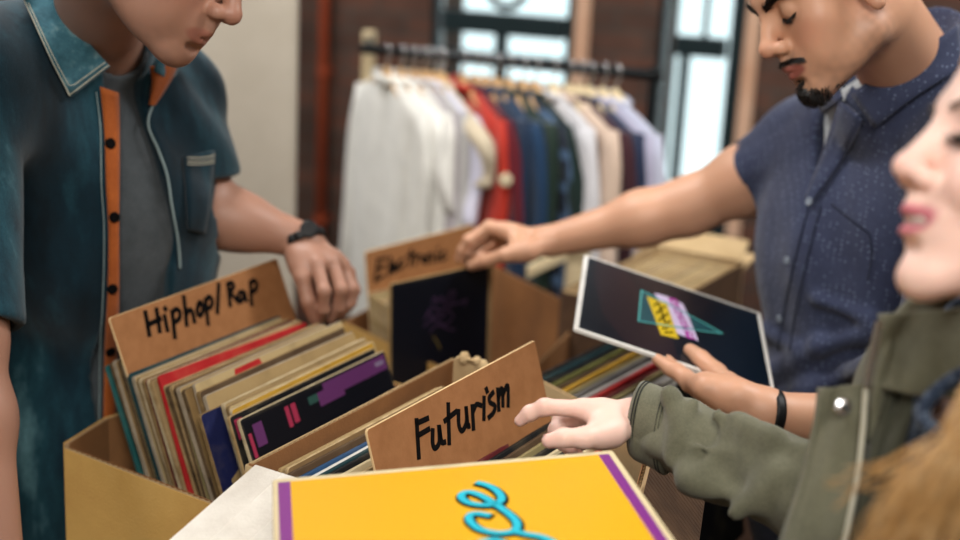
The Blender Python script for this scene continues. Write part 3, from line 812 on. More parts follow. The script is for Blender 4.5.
HHT = [[(102, 285), (130, 440)], [(178, 265), (200, 415)], [(120, 370), (205, 330)], [(232, 310), (252, 408)], [(234, 258), (240, 267)], [(283, 280), (302, 455)],
       [(283, 292), (310, 265), (335, 285), (330, 330), (295, 355)], [(362, 182), (382, 372)], [(378, 300), (400, 270), (420, 285), (434, 350)],
       [(466, 225), (452, 275), (470, 310), (492, 270), (478, 218), (460, 236)], [(508, 200), (526, 365)], [(510, 212), (530, 182), (552, 200), (548, 245), (520, 262)],
       [(598, 98), (588, 288)], [(660, 95), (675, 240)], [(656, 102), (685, 85), (698, 115), (670, 152)], [(672, 150), (730, 215)],
       [(768, 150), (740, 152), (730, 190), (745, 215), (768, 175), (770, 150), (785, 208)], [(812, 85), (820, 235)], [(812, 92), (835, 70), (855, 95), (845, 135), (818, 150)]]
pen(o, fr, HHT, .0070, MT['ink'], cv)

# middle box
GB = 'sleeves in the middle box'
LEAN_B = 14
bl = ['pale tan', 'brown', 'dark brown', 'blue', 'white', 'dark teal', 'black', 'cream', 'tan', 'black', 'white', 'khaki', 'brown', 'cream', 'tan']
for i, c in enumerate(bl):
    TL = qb(.035+.006*math.sin(i*2.7), .018+i*.0072, 1.078-.0012*i+.003*math.sin(i*1.3))
    n, D = plane_of(TL, VB, LEAN_B)
    sleeve(TL, ang(60.5+.5*math.sin(i*1.7)), D, .0048, c, '%s sleeve, %s from the back of the middle box, behind the futurism divider' % (c, ordn[i]), GB, edge=PM['edge'] if c in ('tan', 'brown', 'khaki') else PM[c])
Pf = qb(.13, .135, 1.09)
o, fr = divider([(366, 430), (535, 340)], onp(374, 468, Pf, VB), ang(57-90), LEAN_B+2, 'kraft card divider lettered for futurism standing in the middle box', .30)
cvf = lambda q: (400+q[0]/6., 370+q[1]/6.)
FUT = [[(98, 300), (112, 525)], [(98, 320), (165, 290)], [(108, 392), (172, 355)], [(195, 360), (195, 440), (210, 470), (235, 430), (232, 340)], [(235, 345), (248, 430), (268, 432)],
       [(288, 205), (294, 440)], [(268, 305), (335, 250)], [(350, 245), (352, 330), (372, 365), (398, 310), (395, 228)], [(396, 232), (405, 330), (414, 336)],
       [(432, 215), (440, 352)], [(440, 242), (458, 207), (484, 212)], [(503, 165), (502, 295)], [(516, 113), (522, 130)],
       [(558, 135), (535, 165), (540, 195), (568, 215), (560, 255), (532, 285)], [(585, 115), (592, 240)], [(590, 165), (606, 112), (614, 132), (616, 215)], [(616, 150), (645, 92), (648, 215)]]
pen(o, fr, FUT, .0058, MT['ink'], cvf)
bf = [('dark red', 0), ('black', 0), ('dark brown', 0), ('khaki', 0), ('black', 0), ('cream', 0), ('black', 0), ('black', 0), ('cream', 0), ('red', 0), ('grey', 1)]
for i, (c, fl) in enumerate(bf):
    TL = qb(.055-.003*i+.004*math.sin(i*2.1), .158+i*.0095, 1.066-.001*i)
    n, D = plane_of(TL, VB, LEAN_B+2)
    sleeve(TL, ang(60+.5*math.sin(i)), D, .005, c, '%s sleeve, %s in front of the futurism divider in the middle box' % (c, ordn[i]), GB, edge=PM[c] if c not in ('grey',) else PM['edge'])
# big yellow sleeve lying on the front of the middle box
PM['yellow'] = plain('yellow_print', '#dba300', .4, spec=.3); PM['magenta'] = plain('magenta_print', '#76197c', .4); PM['cyan'] = plain('cyan_print', '#00b4cc', .4)
Xy = unit([.983, .169, .075]); Yy = unit([-.167, .985, -.034])
TLy = np.array([-.177, 1.123, 1.144])
o, fr = sleeve(TLy, Xy, -Yy, .006, 'cream', 'bright yellow record sleeve with purple edges and cyan script lying in front', edge=PM['edge'])
art(o, fr, [(rect(.016, .009, .299, .306), PM['yellow']), (rect(.005, .009, .016, .306), PM['magenta']), (rect(.299, .009, .309, .306), PM['magenta'])])
cvy = lambda q: (440+q[0]/7.2, 465+q[1]/7.2)
S1 = [(278, 135), (340, 152), (400, 185), (442, 235), (425, 275), (340, 295), (230, 285), (165, 255), (155, 220), (205, 200), (290, 225), (400, 290), (510, 370), (555, 430), (530, 482), (420, 497), (290, 470), (218, 415), (212, 372), (260, 355), (345, 368)]
S2 = [(560, 490), (640, 508), (740, 528), (860, 600), (900, 700)]
S3 = [(300, 560), (400, 545), (500, 600), (560, 700), (450, 780), (300, 740)]
sh = lambda S: [(a+7, b+9) for a, b in S]
pen(o, fr, [sh(S1), sh(S2), sh(S3)], .0112, MT['ink'], cvy, 'script_outline', .0006)
pen(o, fr, [S1, S2, S3], .0066, PM['cyan'], cvy, 'script', .0010)

# sleeve in the right man's hand
KH = .857
BLh = EYE+(np.array([.139, 1.893, 1.064])-EYE)*KH; BRh = EYE+(np.array([.442, 1.867, .983])-EYE)*KH; TLh = EYE+(np.array([.174, 2.204, 1.096])-EYE)*KH
Xh = unit(BRh-BLh); Dh = unit(BLh-TLh); nh = np.cross(Dh, Xh)
# true corners of the tilted sleeve on that plane
cTL, cBL, cBR, cTR = [onp(*p, BLh, nh) for p in ((590, 257), (568, 325), (780, 398), (757, 311))]
Xh = unit((cBR-cBL)+(cTR-cTL)); Dh = unit(cBL-cTL+cBR-cTR); Dh = unit(Dh-Xh*(Dh@Xh))
SH_ = float((np.linalg.norm(cBR-cBL)+np.linalg.norm(cTR-cTL))/2); SD_ = float((np.linalg.norm(cBL-cTL)+np.linalg.norm(cBR-cTR))/2)
ctr = (cTL+cBL+cBR+cTR)/4; TLs = ctr-Xh*SH_/2-Dh*SD_/2
PM['midnight'] = plain('midnight_print', '#04111d', .3, spec=.25); PM['maroon_p'] = plain('maroon_print', '#1d1720', .3, spec=.25)
held, frh = sleeve(TLs, Xh, Dh, .005, 'white', 'dark blue record sleeve with a neon triangle logo held by the man at right', edge=PM['white'], S=SD_, W=SH_)
i_ = .006
pcs = [(rect(i_, i_, SH_-i_, SD_-i_), PM['midnight']),
       ([(i_+.01, i_), (.06, i_), (.075, .05), (.088, .1), (.115, .15), (.13, .2), (.138, SD_-i_), (.07, SD_-i_), (.035, .2), (.02, .1)], PM['maroon_p'])]  # maroon patch is a reflection on the cover, painted as a shape
PM['neon'] = plain('teal_print', '#4fa6a6', .4); PM['neon_dark'] = plain('dark_teal_print', '#0f4a55', .4); PM['lemon'] = plain('lemon_print', '#d2b51c', .4); PM['orchid'] = plain('orchid_print', '#a8349c', .4); PM['lilac'] = plain('lilac_print', '#cdbfe0', .4)
cvh = lambda q: (630+q[0]/8.31, 280+q[1]/8.31)
def hp(pts):
    r = []
    for q in pts:
        P = onp(*cvh(q), TLs, frh[3])-TLs; r.append((P@Xh, P@frh[2]))
    return r
pcs += [(hp([(95, 95), (75, 345), (700, 420)]), PM['neon_dark']), (hp([(200, 108), (312, 138), (440, 200), (480, 290), (570, 510), (395, 450)]), PM['lilac']),
        (hp([(315, 148), (385, 160), (440, 300), (545, 500), (470, 480), (420, 360)]), PM['orchid']), (hp([(138, 135), (305, 200), (405, 492), (255, 458)]), PM['lemon'])]
art(held, frh, pcs)
pen(held, frh, [[(95, 90), (70, 345)], [(70, 345), (230, 370), (560, 420), (765, 447)], [(765, 447), (490, 295), (95, 90)]], .0024, PM['neon'], cvh, 'triangle_logo', .0009)
pen(held, frh, [[(200, 215), (235, 190), (250, 235), (290, 225)], [(220, 280), (260, 250), (270, 300), (310, 285)], [(240, 340), (275, 310), (290, 360), (335, 345)], [(270, 405), (310, 405)], [(290, 440), (350, 440)]], .0018, MT['ink'], cvh, 'script', .0010)
pen(held, frh, [[(330, 190), (370, 185), (360, 225), (405, 230)], [(360, 270), (405, 255), (400, 300), (440, 305)], [(400, 340), (440, 330), (440, 375), (480, 380)], [(450, 430), (490, 420), (500, 470), (530, 480)]], .0020, PM['lilac'], cvh, 'script', .0010)

# box right of the middle one
OD = K0+UA*.46+VA*.30
qd = lambda u, v, z: OD+UA*u+VA*v+ZV*z
def pxuv(x, y, z): 
    p = on(x, y, z)-K0; return float(p@UA), float(p@VA)
ud, vd = pxuv(548, 392, 1.0)
OD = K0+UA*.50+VA*.305
carton('low cardboard box of sleeves behind the middle box, below the held record', OD, UA, VA, .335, .255, TZ+.001, .955, MT['card_beige'], MT['card_brown'])
dl = ['black', 'dark teal', 'black', 'olive', 'dark brown', 'gold', 'khaki', 'grey', 'pale grey', 'red', 'dark red', 'khaki', 'pale grey', 'white', 'white', 'black', 'dark green', 'black']
for i, c in enumerate(dl):
    TL = qd(.012, .03+i*.0118, 1.0)
    n, D = plane_of(TL, VA, 10)
    sleeve(TL, ang(57+.6*math.sin(i*3)), D, .007, c, '%s record sleeve, %s from the left in the low box under the held record' % (c, ordn[i]), 'sleeves in the low box', edge=PM[c], S=.268, W=.31)

# box with the electronic divider
UC, VC = ang(46), ang(-44)
PE = on(365, 252, 1.05); OC = np.array([PE[0], PE[1], 0.])-UC*.02-VC*.07
qc = lambda u, v, z: OC+UC*u+VC*v+ZV*z
ZC = .93
CC = [on(455, 262, ZC), on(342, 322, ZC), on(505, 398, ZC), on(577, 326, ZC)]
box_c = empty('cardboard_box', sum(CC)/4*np.array([1, 1, 0])+ZV*(TZ+.001)); tag(box_c, 'open brown cardboard box holding the electronic divider', 'box')
for i in range(4): panel('side_panel', box_c, [CC[i], CC[(i+1) % 4]], TZ+.001, ZC+(.035 if i == 3 else 0), MT['card_tan'] if i == 1 else MT['card_brown'], MT['card_brown'])
m = MB(); bt = [p*np.array([1, 1, 0])*.98+sum(CC)/4*np.array([1, 1, 0])*.02+ZV*(TZ+.002) for p in CC]
m.add(bt+[p+ZV*.006 for p in bt], [(0, 1, 2, 3), (7, 6, 5, 4)]+[(i, 4+i, 4+(i+1) % 4, (i+1) % 4) for i in range(4)]); m.build('bottom_panel', MT['card_brown'], box_c)
o, fr = divider([(365, 252), (474, 224)], PE, VC, 5, 'kraft card divider lettered for electronic music standing in the far box', .31)
cve = lambda q: (360+q[0]/6.75, 220+q[1]/6.75)
ELE = [[(120, 265), (105, 415)], [(120, 270), (175, 255)], [(115, 335), (165, 310)], [(105, 412), (160, 375)], [(205, 250), (195, 370)],
       [(205, 340), (237, 315), (225, 290), (208, 325), (215, 352), (247, 338)], [(287, 265), (258, 290), (260, 328), (297, 302)], [(345, 200), (335, 310)], [(318, 245), (370, 230)],
       [(375, 245), (370, 305)], [(375, 268), (392, 242), (408, 242)], [(430, 245), (414, 270), (430, 288), (448, 262), (430, 245)], [(458, 235), (456, 295)], [(457, 258), (478, 226), (488, 245), (490, 287)],
       [(520, 225), (518, 280)], [(524, 190), (528, 195)], [(574, 213), (545, 235), (548, 270), (584, 250)]]
pen(o, fr, ELE, .0062, MT['ink'], cve)
for i, c in enumerate(['dark brown', 'olive', 'dark brown', 'brown', 'dark teal', 'dark brown']):
    TL = qc(.025, .082+i*.010, .975-.002*i)
    n, D = plane_of(TL, VC, 6)
    sleeve(TL, UC, D, .007, c, '%s record sleeve, %s in front of the electronic divider' % (c, ordn[i]), 'sleeves in the electronic box', S=.235, W=.215)
TLe = on(391, 284, 1.075); TRe = on(493, 262, 1.072)
n, D = plane_of(TLe, np.cross(unit(TRe-TLe), ZV)*1, 3)
o, fr = sleeve(TLe, unit(TRe-TLe), D, .005, 'black', 'black record sleeve with faint purple scribble being lifted from the electronic box', edge=PM['tan'], S=.30, W=float(np.linalg.norm(TRe-TLe)))
We = float(np.linalg.norm(TRe-TLe))
art(o, fr, [(rect(.004, .006, We-.012, .296), PM['print_dark']), (rect(We-.011, .003, We-.001, .298), PM['brown'])])
PM['scribble'] = plain('scribble_print', '#3a2344', .5); PM['scribble_y'] = plain('scribble_ochre', '#5c4d22', .5)
cvs = lambda q: (400+q[0]/6.75, 270+q[1]/6.75)
pen(o, fr, [[(215, 220), (235, 180), (250, 220), (280, 180), (300, 230), (340, 150), (370, 150), (340, 230)], [(180, 290), (220, 250), (270, 270), (330, 240), (400, 220), (450, 200), (430, 240)],
            [(160, 330), (200, 290), (215, 330), (260, 290), (280, 320), (330, 270), (360, 320)], [(160, 380), (210, 340), (250, 340), (300, 370), (350, 330)], [(200, 420), (250, 370), (330, 400), (370, 400)]], .0022, PM['scribble'], cvs, 'scribble_print')
pen(o, fr, [[(225, 450), (250, 490), (270, 530)]], .003, PM['scribble_y'], cvs, 'scribble_print')

# box further right on the far table
ea, eb = on(680, 299, 1.0), on(744, 263, 1.0)
UE = unit(eb-ea); VE = np.array([UE[1], -UE[0], 0]); LE = .40
LU = float(np.linalg.norm(eb-ea))+.10
OE = np.array([ea[0], ea[1], 0.])-UE*.10-VE*.19
qe = lambda u, v, z: OE+UE*u+VE*v+ZV*z
box_e = carton('open cardboard box with pale flaps at right behind the held record', OE, UE, VE, LU, .19, TZ+.001, 1.0, MT['card_dark'], MT['card_beige'])
flap(box_e, qe(LU, -.06, 1.0), qe(LU, .185, 1.0), UE*.035+ZV*.035, MT['card_beige'], MT['card_beige'])
flap(box_e, qe(LU+.004, -.05, .97), qe(LU+.004, .18, .97), UE*.10+ZV*.02, MT['card_beige'], MT['card_beige'])
for i, c in enumerate(['tan', 'khaki', 'brown', 'grey', 'pale tan', 'khaki', 'tan', 'brown', 'dark teal', 'khaki', 'pale tan', 'black', 'khaki', 'brown']):
    TL = qe(.015, .03+i*.0108, .993)
    n, D = plane_of(TL, VE, 8)
    sleeve(TL, UE, D, .008, c, '%s record sleeve, %s from the back in the far box with pale flaps' % (c, ordn[i]), 'sleeves in the far right box', S=.26, W=LU-.03)
# pale wooden stand behind
sa = at(577, 250, 2.95)
st = empty('wooden_easel', (sa[0], sa[1], 0)); tag(st, 'pale wooden stand with a slanting bar behind the held record', 'easel')
m = MB(); m.box((sa[0]-.022, sa[1]-.012, 0), (.044, 0, 0), (0, .024, 0), (0, 0, sa[2])); m.build('post', MT['wood_cream'], st, bevel=.003)
sb = at(527, 274, 2.85)
m = MB(); d_ = sa-sb; m.box(sb-ZV*.012, d_*1.02, np.array([0, .02, 0]), ZV*.026); m.build('slanting_bar', MT['wood_cream'], st, bevel=.003)
m = MB(); m.cbox(sa+ZV*.015, (.06, 0, 0), (0, .05, 0), (0, 0, .045)); m.build('head_block', MT['wood_cream'], st, bevel=.008)
m = MB(); m.box((sa[0]-.2, sa[1]-.03, 0), (.4, 0, 0), (0, .06, 0), (0, 0, .03)); m.build('foot', MT['wood_cream'], st, bevel=.003)
# ------------------------------------------------------------------ people
def skin_mat(name, sss=.12, rough=.48):
    m, t, b = nt(name)
    a = N(t, 'ShaderNodeVertexColor'); a.layer_name = 'Col'; t.links.new(a.outputs[0], b.inputs['Base Color'])
    b.inputs['Roughness'].default_value = rough; b.inputs['Subsurface Weight'].default_value = sss
    b.inputs['Subsurface Radius'].default_value = (.012, .005, .003); b.inputs['Subsurface Scale'].default_value = .6
    tc = N(t, 'ShaderNodeTexCoord'); n = N(t, 'ShaderNodeTexNoise'); n.inputs['Scale'].default_value = 900; n.inputs['Detail'].default_value = 3
    t.links.new(tc.outputs['Object'], n.inputs['Vector'])
    bp = N(t, 'ShaderNodeBump'); bp.inputs['Strength'].default_value = .12; bp.inputs['Distance'].default_value = .001
    t.links.new(n.outputs[0], bp.inputs['Height']); t.links.new(bp.outputs[0], b.inputs['Normal'])
    return m
def fabric(name, stops, scale=9, weave=900, bump=.3, stretch=(1, 1, 1), extra=None, rough=.9, sheen=.15):
    m, t, b = nt(name)
    tc = N(t, 'ShaderNodeTexCoord'); mp = N(t, 'ShaderNodeMapping'); mp.inputs['Scale'].default_value = stretch; t.links.new(tc.outputs['Object'], mp.inputs[0])
    n = N(t, 'ShaderNodeTexNoise'); n.inputs['Scale'].default_value = scale; n.inputs['Detail'].default_value = 8; n.inputs['Roughness'].default_value = .65
    t.links.new(mp.outputs[0], n.inputs['Vector']); c = ramp(t, n.outputs[0], stops)
    w = N(t, 'ShaderNodeTexNoise'); w.inputs['Scale'].default_value = weave; w.inputs['Detail'].default_value = 2; t.links.new(tc.outputs['Object'], w.inputs['Vector'])
    mx = N(t, 'ShaderNodeMix', data_type='RGBA', blend_type='MULTIPLY'); mx.inputs[0].default_value = .5
    t.links.new(c, mx.inputs['A']); t.links.new(ramp(t, w.outputs[0], [(.3, '#9a9a9a'), (.65, '#ffffff')]), mx.inputs['B']); c = mx.outputs['Result']
    if extra: c = extra(t, tc, c)
    t.links.new(c, b.inputs['Base Color']); b.inputs['Roughness'].default_value = rough; b.inputs['Sheen Weight'].default_value = sheen; b.inputs['Specular IOR Level'].default_value = .2
    bp = N(t, 'ShaderNodeBump'); bp.inputs['Strength'].default_value = bump; bp.inputs['Distance'].default_value = .0012
    t.links.new(w.outputs[0], bp.inputs['Height']); t.links.new(bp.outputs[0], b.inputs['Normal'])
    return m
def dots(t, tc, c):
    v = N(t, 'ShaderNodeTexVoronoi'); v.inputs['Scale'].default_value = 150; v.inputs['Randomness'].default_value = .4
    t.links.new(tc.outputs['Object'], v.inputs['Vector'])
    f = ramp(t, v.outputs['Distance'], [(.13, (1, 1, 1, 1)), (.22, (0, 0, 0, 1))])
    mx = N(t, 'ShaderNodeMix', data_type='RGBA'); t.links.new(f, mx.inputs[0]); t.links.new(c, mx.inputs['A']); mx.inputs['B'].default_value = rgb('#76819c')
    return mx.outputs['Result']
MT['denim'] = fabric('washed_denim', [(.36, '#03161f'), (.49, '#0a2936'), (.59, '#1c4653'), (.70, '#64909a')], 4.2, 700, .4, (1.7, 1.7, .5))
MT['denim_collar'] = fabric('denim_collar', [(.3, '#1d4654'), (.52, '#3d6b7a'), (.72, '#8fb0b4')], 30, 700, .4)
MT['tee'] = fabric('grey_jersey', [(.3, '#3e4448'), (.7, '#50565a')], 30, 800, .3)
MT['rust'] = fabric('rust_cotton', [(.3, '#9c4f20'), (.7, '#b8622a')], 20, 900, .3)
MT['navy_dots'] = fabric('navy_dotted_cotton', [(.3, '#30364f'), (.7, '#3f4763')], 12, 900, .25, extra=dots)
MT['navy_plain'] = fabric('navy_cotton', [(.3, '#1a2136'), (.7, '#232c46')], 12, 900, .25)
MT['olive'] = fabric('olive_canvas', [(.3, '#5d5c4b'), (.5, '#6c6b58'), (.75, '#7d7b66')], 14, 900, .35)
MT['olive_dark'] = fabric('olive_lining', [(.3, '#3b3c30'), (.7, '#4d4d40')], 14, 900, .35)
MT['knit'] = fabric('heather_navy_knit', [(.32, '#101a2a'), (.5, '#2b3a52'), (.66, '#8291a5')], 260, 500, .9)
MT['jeans'] = fabric('dark_jeans', [(.3, '#0d1724'), (.7, '#1a2a3c')], 8, 800, .3)
MT['shoe'] = plain('shoe_leather', '#1a1512', .5)
MT['shirt_white'] = fabric('pale_undershirt', [(.3, '#a9adb0'), (.7, '#bfc2c4')], 20, 900, .2)
MT['hair_black'] = noisy('black_hair', [(.3, '#0c0908'), (.7, '#1b1411')], 60, (1, 1, 1), .45)
MT['hair_brown'] = noisy('dark_brown_hair', [(.3, '#1c120c'), (.7, '#33221a')], 60, (1, 1, 1), .45)
MT['hair_blond'] = noisy('dark_blond_hair', [(.25, '#8a6236'), (.5, '#b98e58'), (.75, '#dfbf92')], 40, (1, 1, 1), .42)
MT['navy_button'] = plain('navy_button', '#7d8794', .4)
MT['stitch_denim'] = plain('faded_thread', '#86999a', .8)
MT['teeth'] = plain('teeth', '#e6e0d6', .25)
MT['lash'] = plain('lashes', '#140d0a', .6)
MT['eye'] = plain('eyeball', '#d8d0c8', .15)

class Head:
    def __init__(s, C, fwd, up, sc, fem=False, smile=False, chin=0., lip=1.):
        s.ch = chin; s.lip = lip
        s.C = np.array(C, float); s.f = unit(fwd); s.u = unit(np.array(up)-s.f*np.dot(up, s.f)); s.l = np.cross(s.u, s.f); s.s = sc; s.fem = fem; s.smile = smile
        s.B = np.array([s.f, s.l, s.u])
    def W(s, x, y, z): return s.C+s.s*(x*s.f+y*s.l+z*s.u)
    def L(s, P): return ((np.asarray(P)-s.C)@s.B.T)/s.s
    def put(s, F):
        k = s.s; W = s.W; B = s.B; fem = s.fem
        E = lambda c, r, kk=.01, sub=False, BB=None: F.ell(W(*c), np.array(r)*k, B if BB is None else BB, kk*k, sub)
        Cn = lambda a, b, ra, rb, kk=.01, sub=False: F.cone(W(*a), W(*b), ra*k, rb*k, kk*k, sub)
        E((-.006, 0, .048), (.097, .076, .078), .02)
        E((.040, 0, -.010), (.052, .058, .078), .02)
        for y in (-1, 1):
            Cn((.008, y*(.046 if not fem else .042), -.052), (.074, y*.014, -.086+s.ch), .019 if not fem else .016, .016 if not fem else .013, .028)
            E((.056, y*.042, -.008), (.024, .022, .026), .02)                       # cheek bones
            if s.smile: E((.076, y*.034, -.022), (.014, .014, .015), .016)
            else: E((.066, y*.034, -.040), (.02, .018, .024), .02)
            Cn((.084, y*.012, .040), (.070, y*.046, .040), .012 if not fem else .009, .011, .016)   # brow ridge
        E((.083, 0, -.090+s.ch), (.0145, .019 if not fem else .014, .0145), .016)                       # chin
        E((.078, 0, -.048), (.023, .030, .026), .016)                              # muzzle
        for y in (-1, 1):
            E((.100, y*.033, .018), (.019, .018, .012), .014, True)               # sockets
            F.ball(W(.0765, y*.032, .018), .0132*k, .004*k)                         # lids over the eyeballs
        Cn((.089, 0, .030), (.110, 0, -.010), .0075, .0095, .012)                   # nose
        F.ball(W(.113, 0, -.0135), .0098*k if not fem else .0088*k, .008*k)
        for y in (-1, 1):
            E((.101, y*.0125, -.0185), (.0105, .0075, .0085), .006)
            E((.106, y*.0065, -.0275), (.0065, .0036, .004), .003, True)
        Cn((.098, 0, -.028), (.101, 0, -.040), .006, .006, .008)                    # philtrum
        dz = .006 if s.smile else 0
        gap = .0035 if s.smile else 0
        for y in (-1, 1):
            cx, cz = .0865, -.0505+dz
            cy = .026 if not s.smile else .030
            Cn((.1022, y*.004, -.0450+gap*.4), (cx-.001, y*cy, cz), .0044*s.lip, .002, .004)
            Cn((.1000, y*.003, -.0562-gap*.7), (cx-.001, y*(cy-.002), cz-.001), .0050*s.lip, .002, .004)
        if s.smile:
            E((.104, 0, -.0512+.0005), (.016, .024, .0036), .002, True)
        else:
            E((.108, 0, -.0508), (.010, .021, .0009), .0015, True)
        E((.098, 0, -.069+s.ch*.4), (.006, .016, .0045), .006, True)                        # fold under the lip
        for y in (-1, 1):                                                            # ears
            ax = unit(s.u*.97-s.f*.22); BB = np.array([unit(np.cross(s.l, ax)), s.l, ax])
            F.ell(W(-.006, y*.075, .002), np.array([.019, .0085, .032])*k, BB, .006*k)
            F.ball(W(-.002, y*.076, -.026), .0075*k, .007*k)
            F.ell(W(.000, y*.0835, .004), np.array([.010, .006, .018])*k, BB, .004*k, True)
        return s
    def paint(s, col, P, lips, stub=0, flush=.25, stubc=(.10, .08, .07)):
        """true skin colours: lips, redder cheeks and nose, beard shadow"""
        q = s.L(P); g = lambda c, r: np.exp(-(((q-np.array(c))/np.array(r))**2).sum(1))
        fl = np.maximum.reduce([g((.075, .045, -.015), (.03, .022, .022)), g((.075, -.045, -.015), (.03, .022, .022)), g((.115, 0, -.015), (.014, .016, .014)), g((0, .075, 0), (.03, .02, .04)), g((0, -.075, 0), (.03, .02, .04))])
        col = col*(1-flush*fl[:, None]*np.array([.02, .42, .42]))
        if stub:
            m = np.maximum(g((.06, 0, -.085), (.06, .07, .03)), np.maximum(g((.01, .05, -.06), (.03, .03, .04)), g((.01, -.05, -.06), (.03, .03, .04))))
            m = np.maximum(m, g((.1, 0, -.034), (.02, .026, .007)))
            m = np.clip(m*1.3, 0, 1)*(.75+.25*wob(P, 500))*stub
            col = col*(1-m[:, None])+np.array(stubc)*m[:, None]
        dz = .006 if s.smile else 0
        yy = np.abs(q[:, 1]); cz = -.0502+dz*(yy/.028)**2
        m = np.clip(1.25-(yy/.0265)**2-((q[:, 2]-cz)/(.0098+.002*s.smile))**2, 0, 1)*(q[:, 0] > .083)
        m = np.clip(m*2.2, 0, 1)
        return col*(1-m[:, None])+np.array(lips)*m[:, None]
def hair_tufts(name, H, F, parent, mat, samples, ln, r, seed=1, jit=.25, xmin=.03):
    """short hairs on the face: samples are (y, z, direction in local x,y,z)"""
    rg = np.random.default_rng(seed); m = MB()
    O = np.array([H.W(.17, y, z) for y, z, _ in samples]); PP = F.hits(None, O, np.tile(-H.f, (len(O), 1)), 0, .2*H.s)
    okk = ~np.isnan(PP[:, 0]); NN = np.zeros_like(PP); NN[okk] = F.normals(PP[okk], .002)
    for (y, z, d), p, n in zip(samples, PP, NN):
        if np.isnan(p[0]) or H.L(p)[0] < xmin: continue
        dd = unit(np.array(d)+rg.normal(size=3)*jit); w = dd[0]*H.f+dd[1]*H.l+dd[2]*H.u
        w = unit(w-n*(w@n)*.85); L = ln*rg.uniform(.6, 1.2)
        a = p-n*.0006; b = p+w*L*.5+n*L*.22; c = p+w*L+n*L*.18
        s_ = unit(np.cross(w, n))*r; t_ = n*r
        m.add([a+s_, a-s_, a+t_*1.4, b+s_*.8, b-s_*.8, b+t_*1.1, c], [(0, 1, 4, 3), (1, 2, 5, 4), (2, 0, 3, 5), (3, 4, 6), (4, 5, 6), (5, 3, 6)])
    return m.build(name, mat, parent)
def strands(name, paths, r, mat, parent, seg=3):
    m = MB()
    for p in paths: m.tube(p, [r*(.9-.55*abs(2*i/(len(p)-1)-.8)) for i in range(len(p))], seg)
    return m.build(name, mat, parent, True)
def arm(F, sh, el, wr, r, k=.03):
    """shoulder, elbow, wrist with their radii r = (shoulder, upper, elbow, forearm, wrist)"""
    sh, el, wr = (np.array(a, float) for a in (sh, el, wr))
    F.cone(sh, sh+(el-sh)*.5, r[0], r[1], k); F.cone(sh+(el-sh)*.5, el, r[1], r[2], k)
    F.cone(el, el+(wr-el)*.33, r[2], r[3], k); F.cone(el+(wr-el)*.33, wr, r[3], r[4], k)
def hand(F, wrist, fingers, thumb, rw=.024, fr=.0088, k=.009, palm=.0115, fk=.0035, wk=.02, tr=1.75):
    """fingers: knuckle, middle joint, end joint, tip; thumb: root, knuckle, joint, tip"""
    wrist = np.array(wrist); H = Field(); 
    kn = [np.array(f[0]) for f in fingers]
    for i, q in enumerate(kn):
        F.cone(wrist+(q-wrist)*.12, q, rw*.62, palm*(1-.06*i), wk if i == 0 else .014)
    for a, b in zip(kn, kn[1:]):
        F.cone(a*.75+wrist*.25, b*.75+wrist*.25, palm*.95, palm*.95, .012); F.cone(a*.97+wrist*.03, b*.97+wrist*.03, palm*.82, palm*.78, .006)
    t = [np.array(a) for a in thumb]
    F.cone(wrist*.75+t[0]*.25, t[0], rw*.6, fr*tr, .018); F.cone(t[0], t[1], fr*tr, fr*1.3, .016)
    F.cone(t[0]*.5+t[1]*.5, kn[0]*.6+wrist*.4, fr*1.3, fr*1.2, .014)
    F.cone(t[1], t[2], fr*1.28, fr*1.2, fk+.002); F.cone(t[2], t[3], fr*1.22, fr*.95, fk)
    for i, f in enumerate(fingers):
        s_ = (1, 1.03, .98, .86)[i]*fr; p = [np.array(a) for a in f]
        F.cone(p[0], p[1], s_*1.16, s_*1.06, fk+.001); F.ball(p[1], s_*1.10, fk)
        F.cone(p[1], p[2], s_*1.05, s_*.96, fk); F.ball(p[2], s_*.99, fk); F.cone(p[2], p[3], s_*.95, s_*.78, fk)
    return wrist
def nails(parent, fs, mat, r=.0052):
    m = MB()
    for tip, prev, out in fs:
        tip, prev, out = np.array(tip), np.array(prev), np.array(out)
        d = unit(tip-prev); o = unit(out-d*(out@d)); s_ = np.cross(d, o)
        rows = [[tip+d*(.004-.011*a)+s_*r*b*(1-.15*(a-.5)**2)+o*(.0075-.0022*b*b-.0008*(1-a)) for b in np.linspace(-1, 1, 5)] for a in np.linspace(0, 1, 4)]
        m.sheet(rows, .0008)
    return m.build('fingernails', mat, parent, True)
def torso(F, J, e=0., k=.05, front=0):
    B = np.array([J['f'], J['l'], J['u']]); w = J.get('w', 1.)
    F.ell(J['chest'], np.array([.112*w+e, .168*w+e, .20+e]), B, k)
    F.ell(J['belly'], np.array([.108*w+e, .150*w+e, .20+e]), B, k)
    F.ell(J['pelvis'], np.array([.115*w+e, .160*w+e, .15+e]), B, k)
    for s_ in ('Ls', 'Rs'):
        F.cone(J['nb']-J['u']*.035, J[s_], .052+e, .055+e, k)
        F.cone(J['chest'], J[s_], .09+e, .056+e, k)
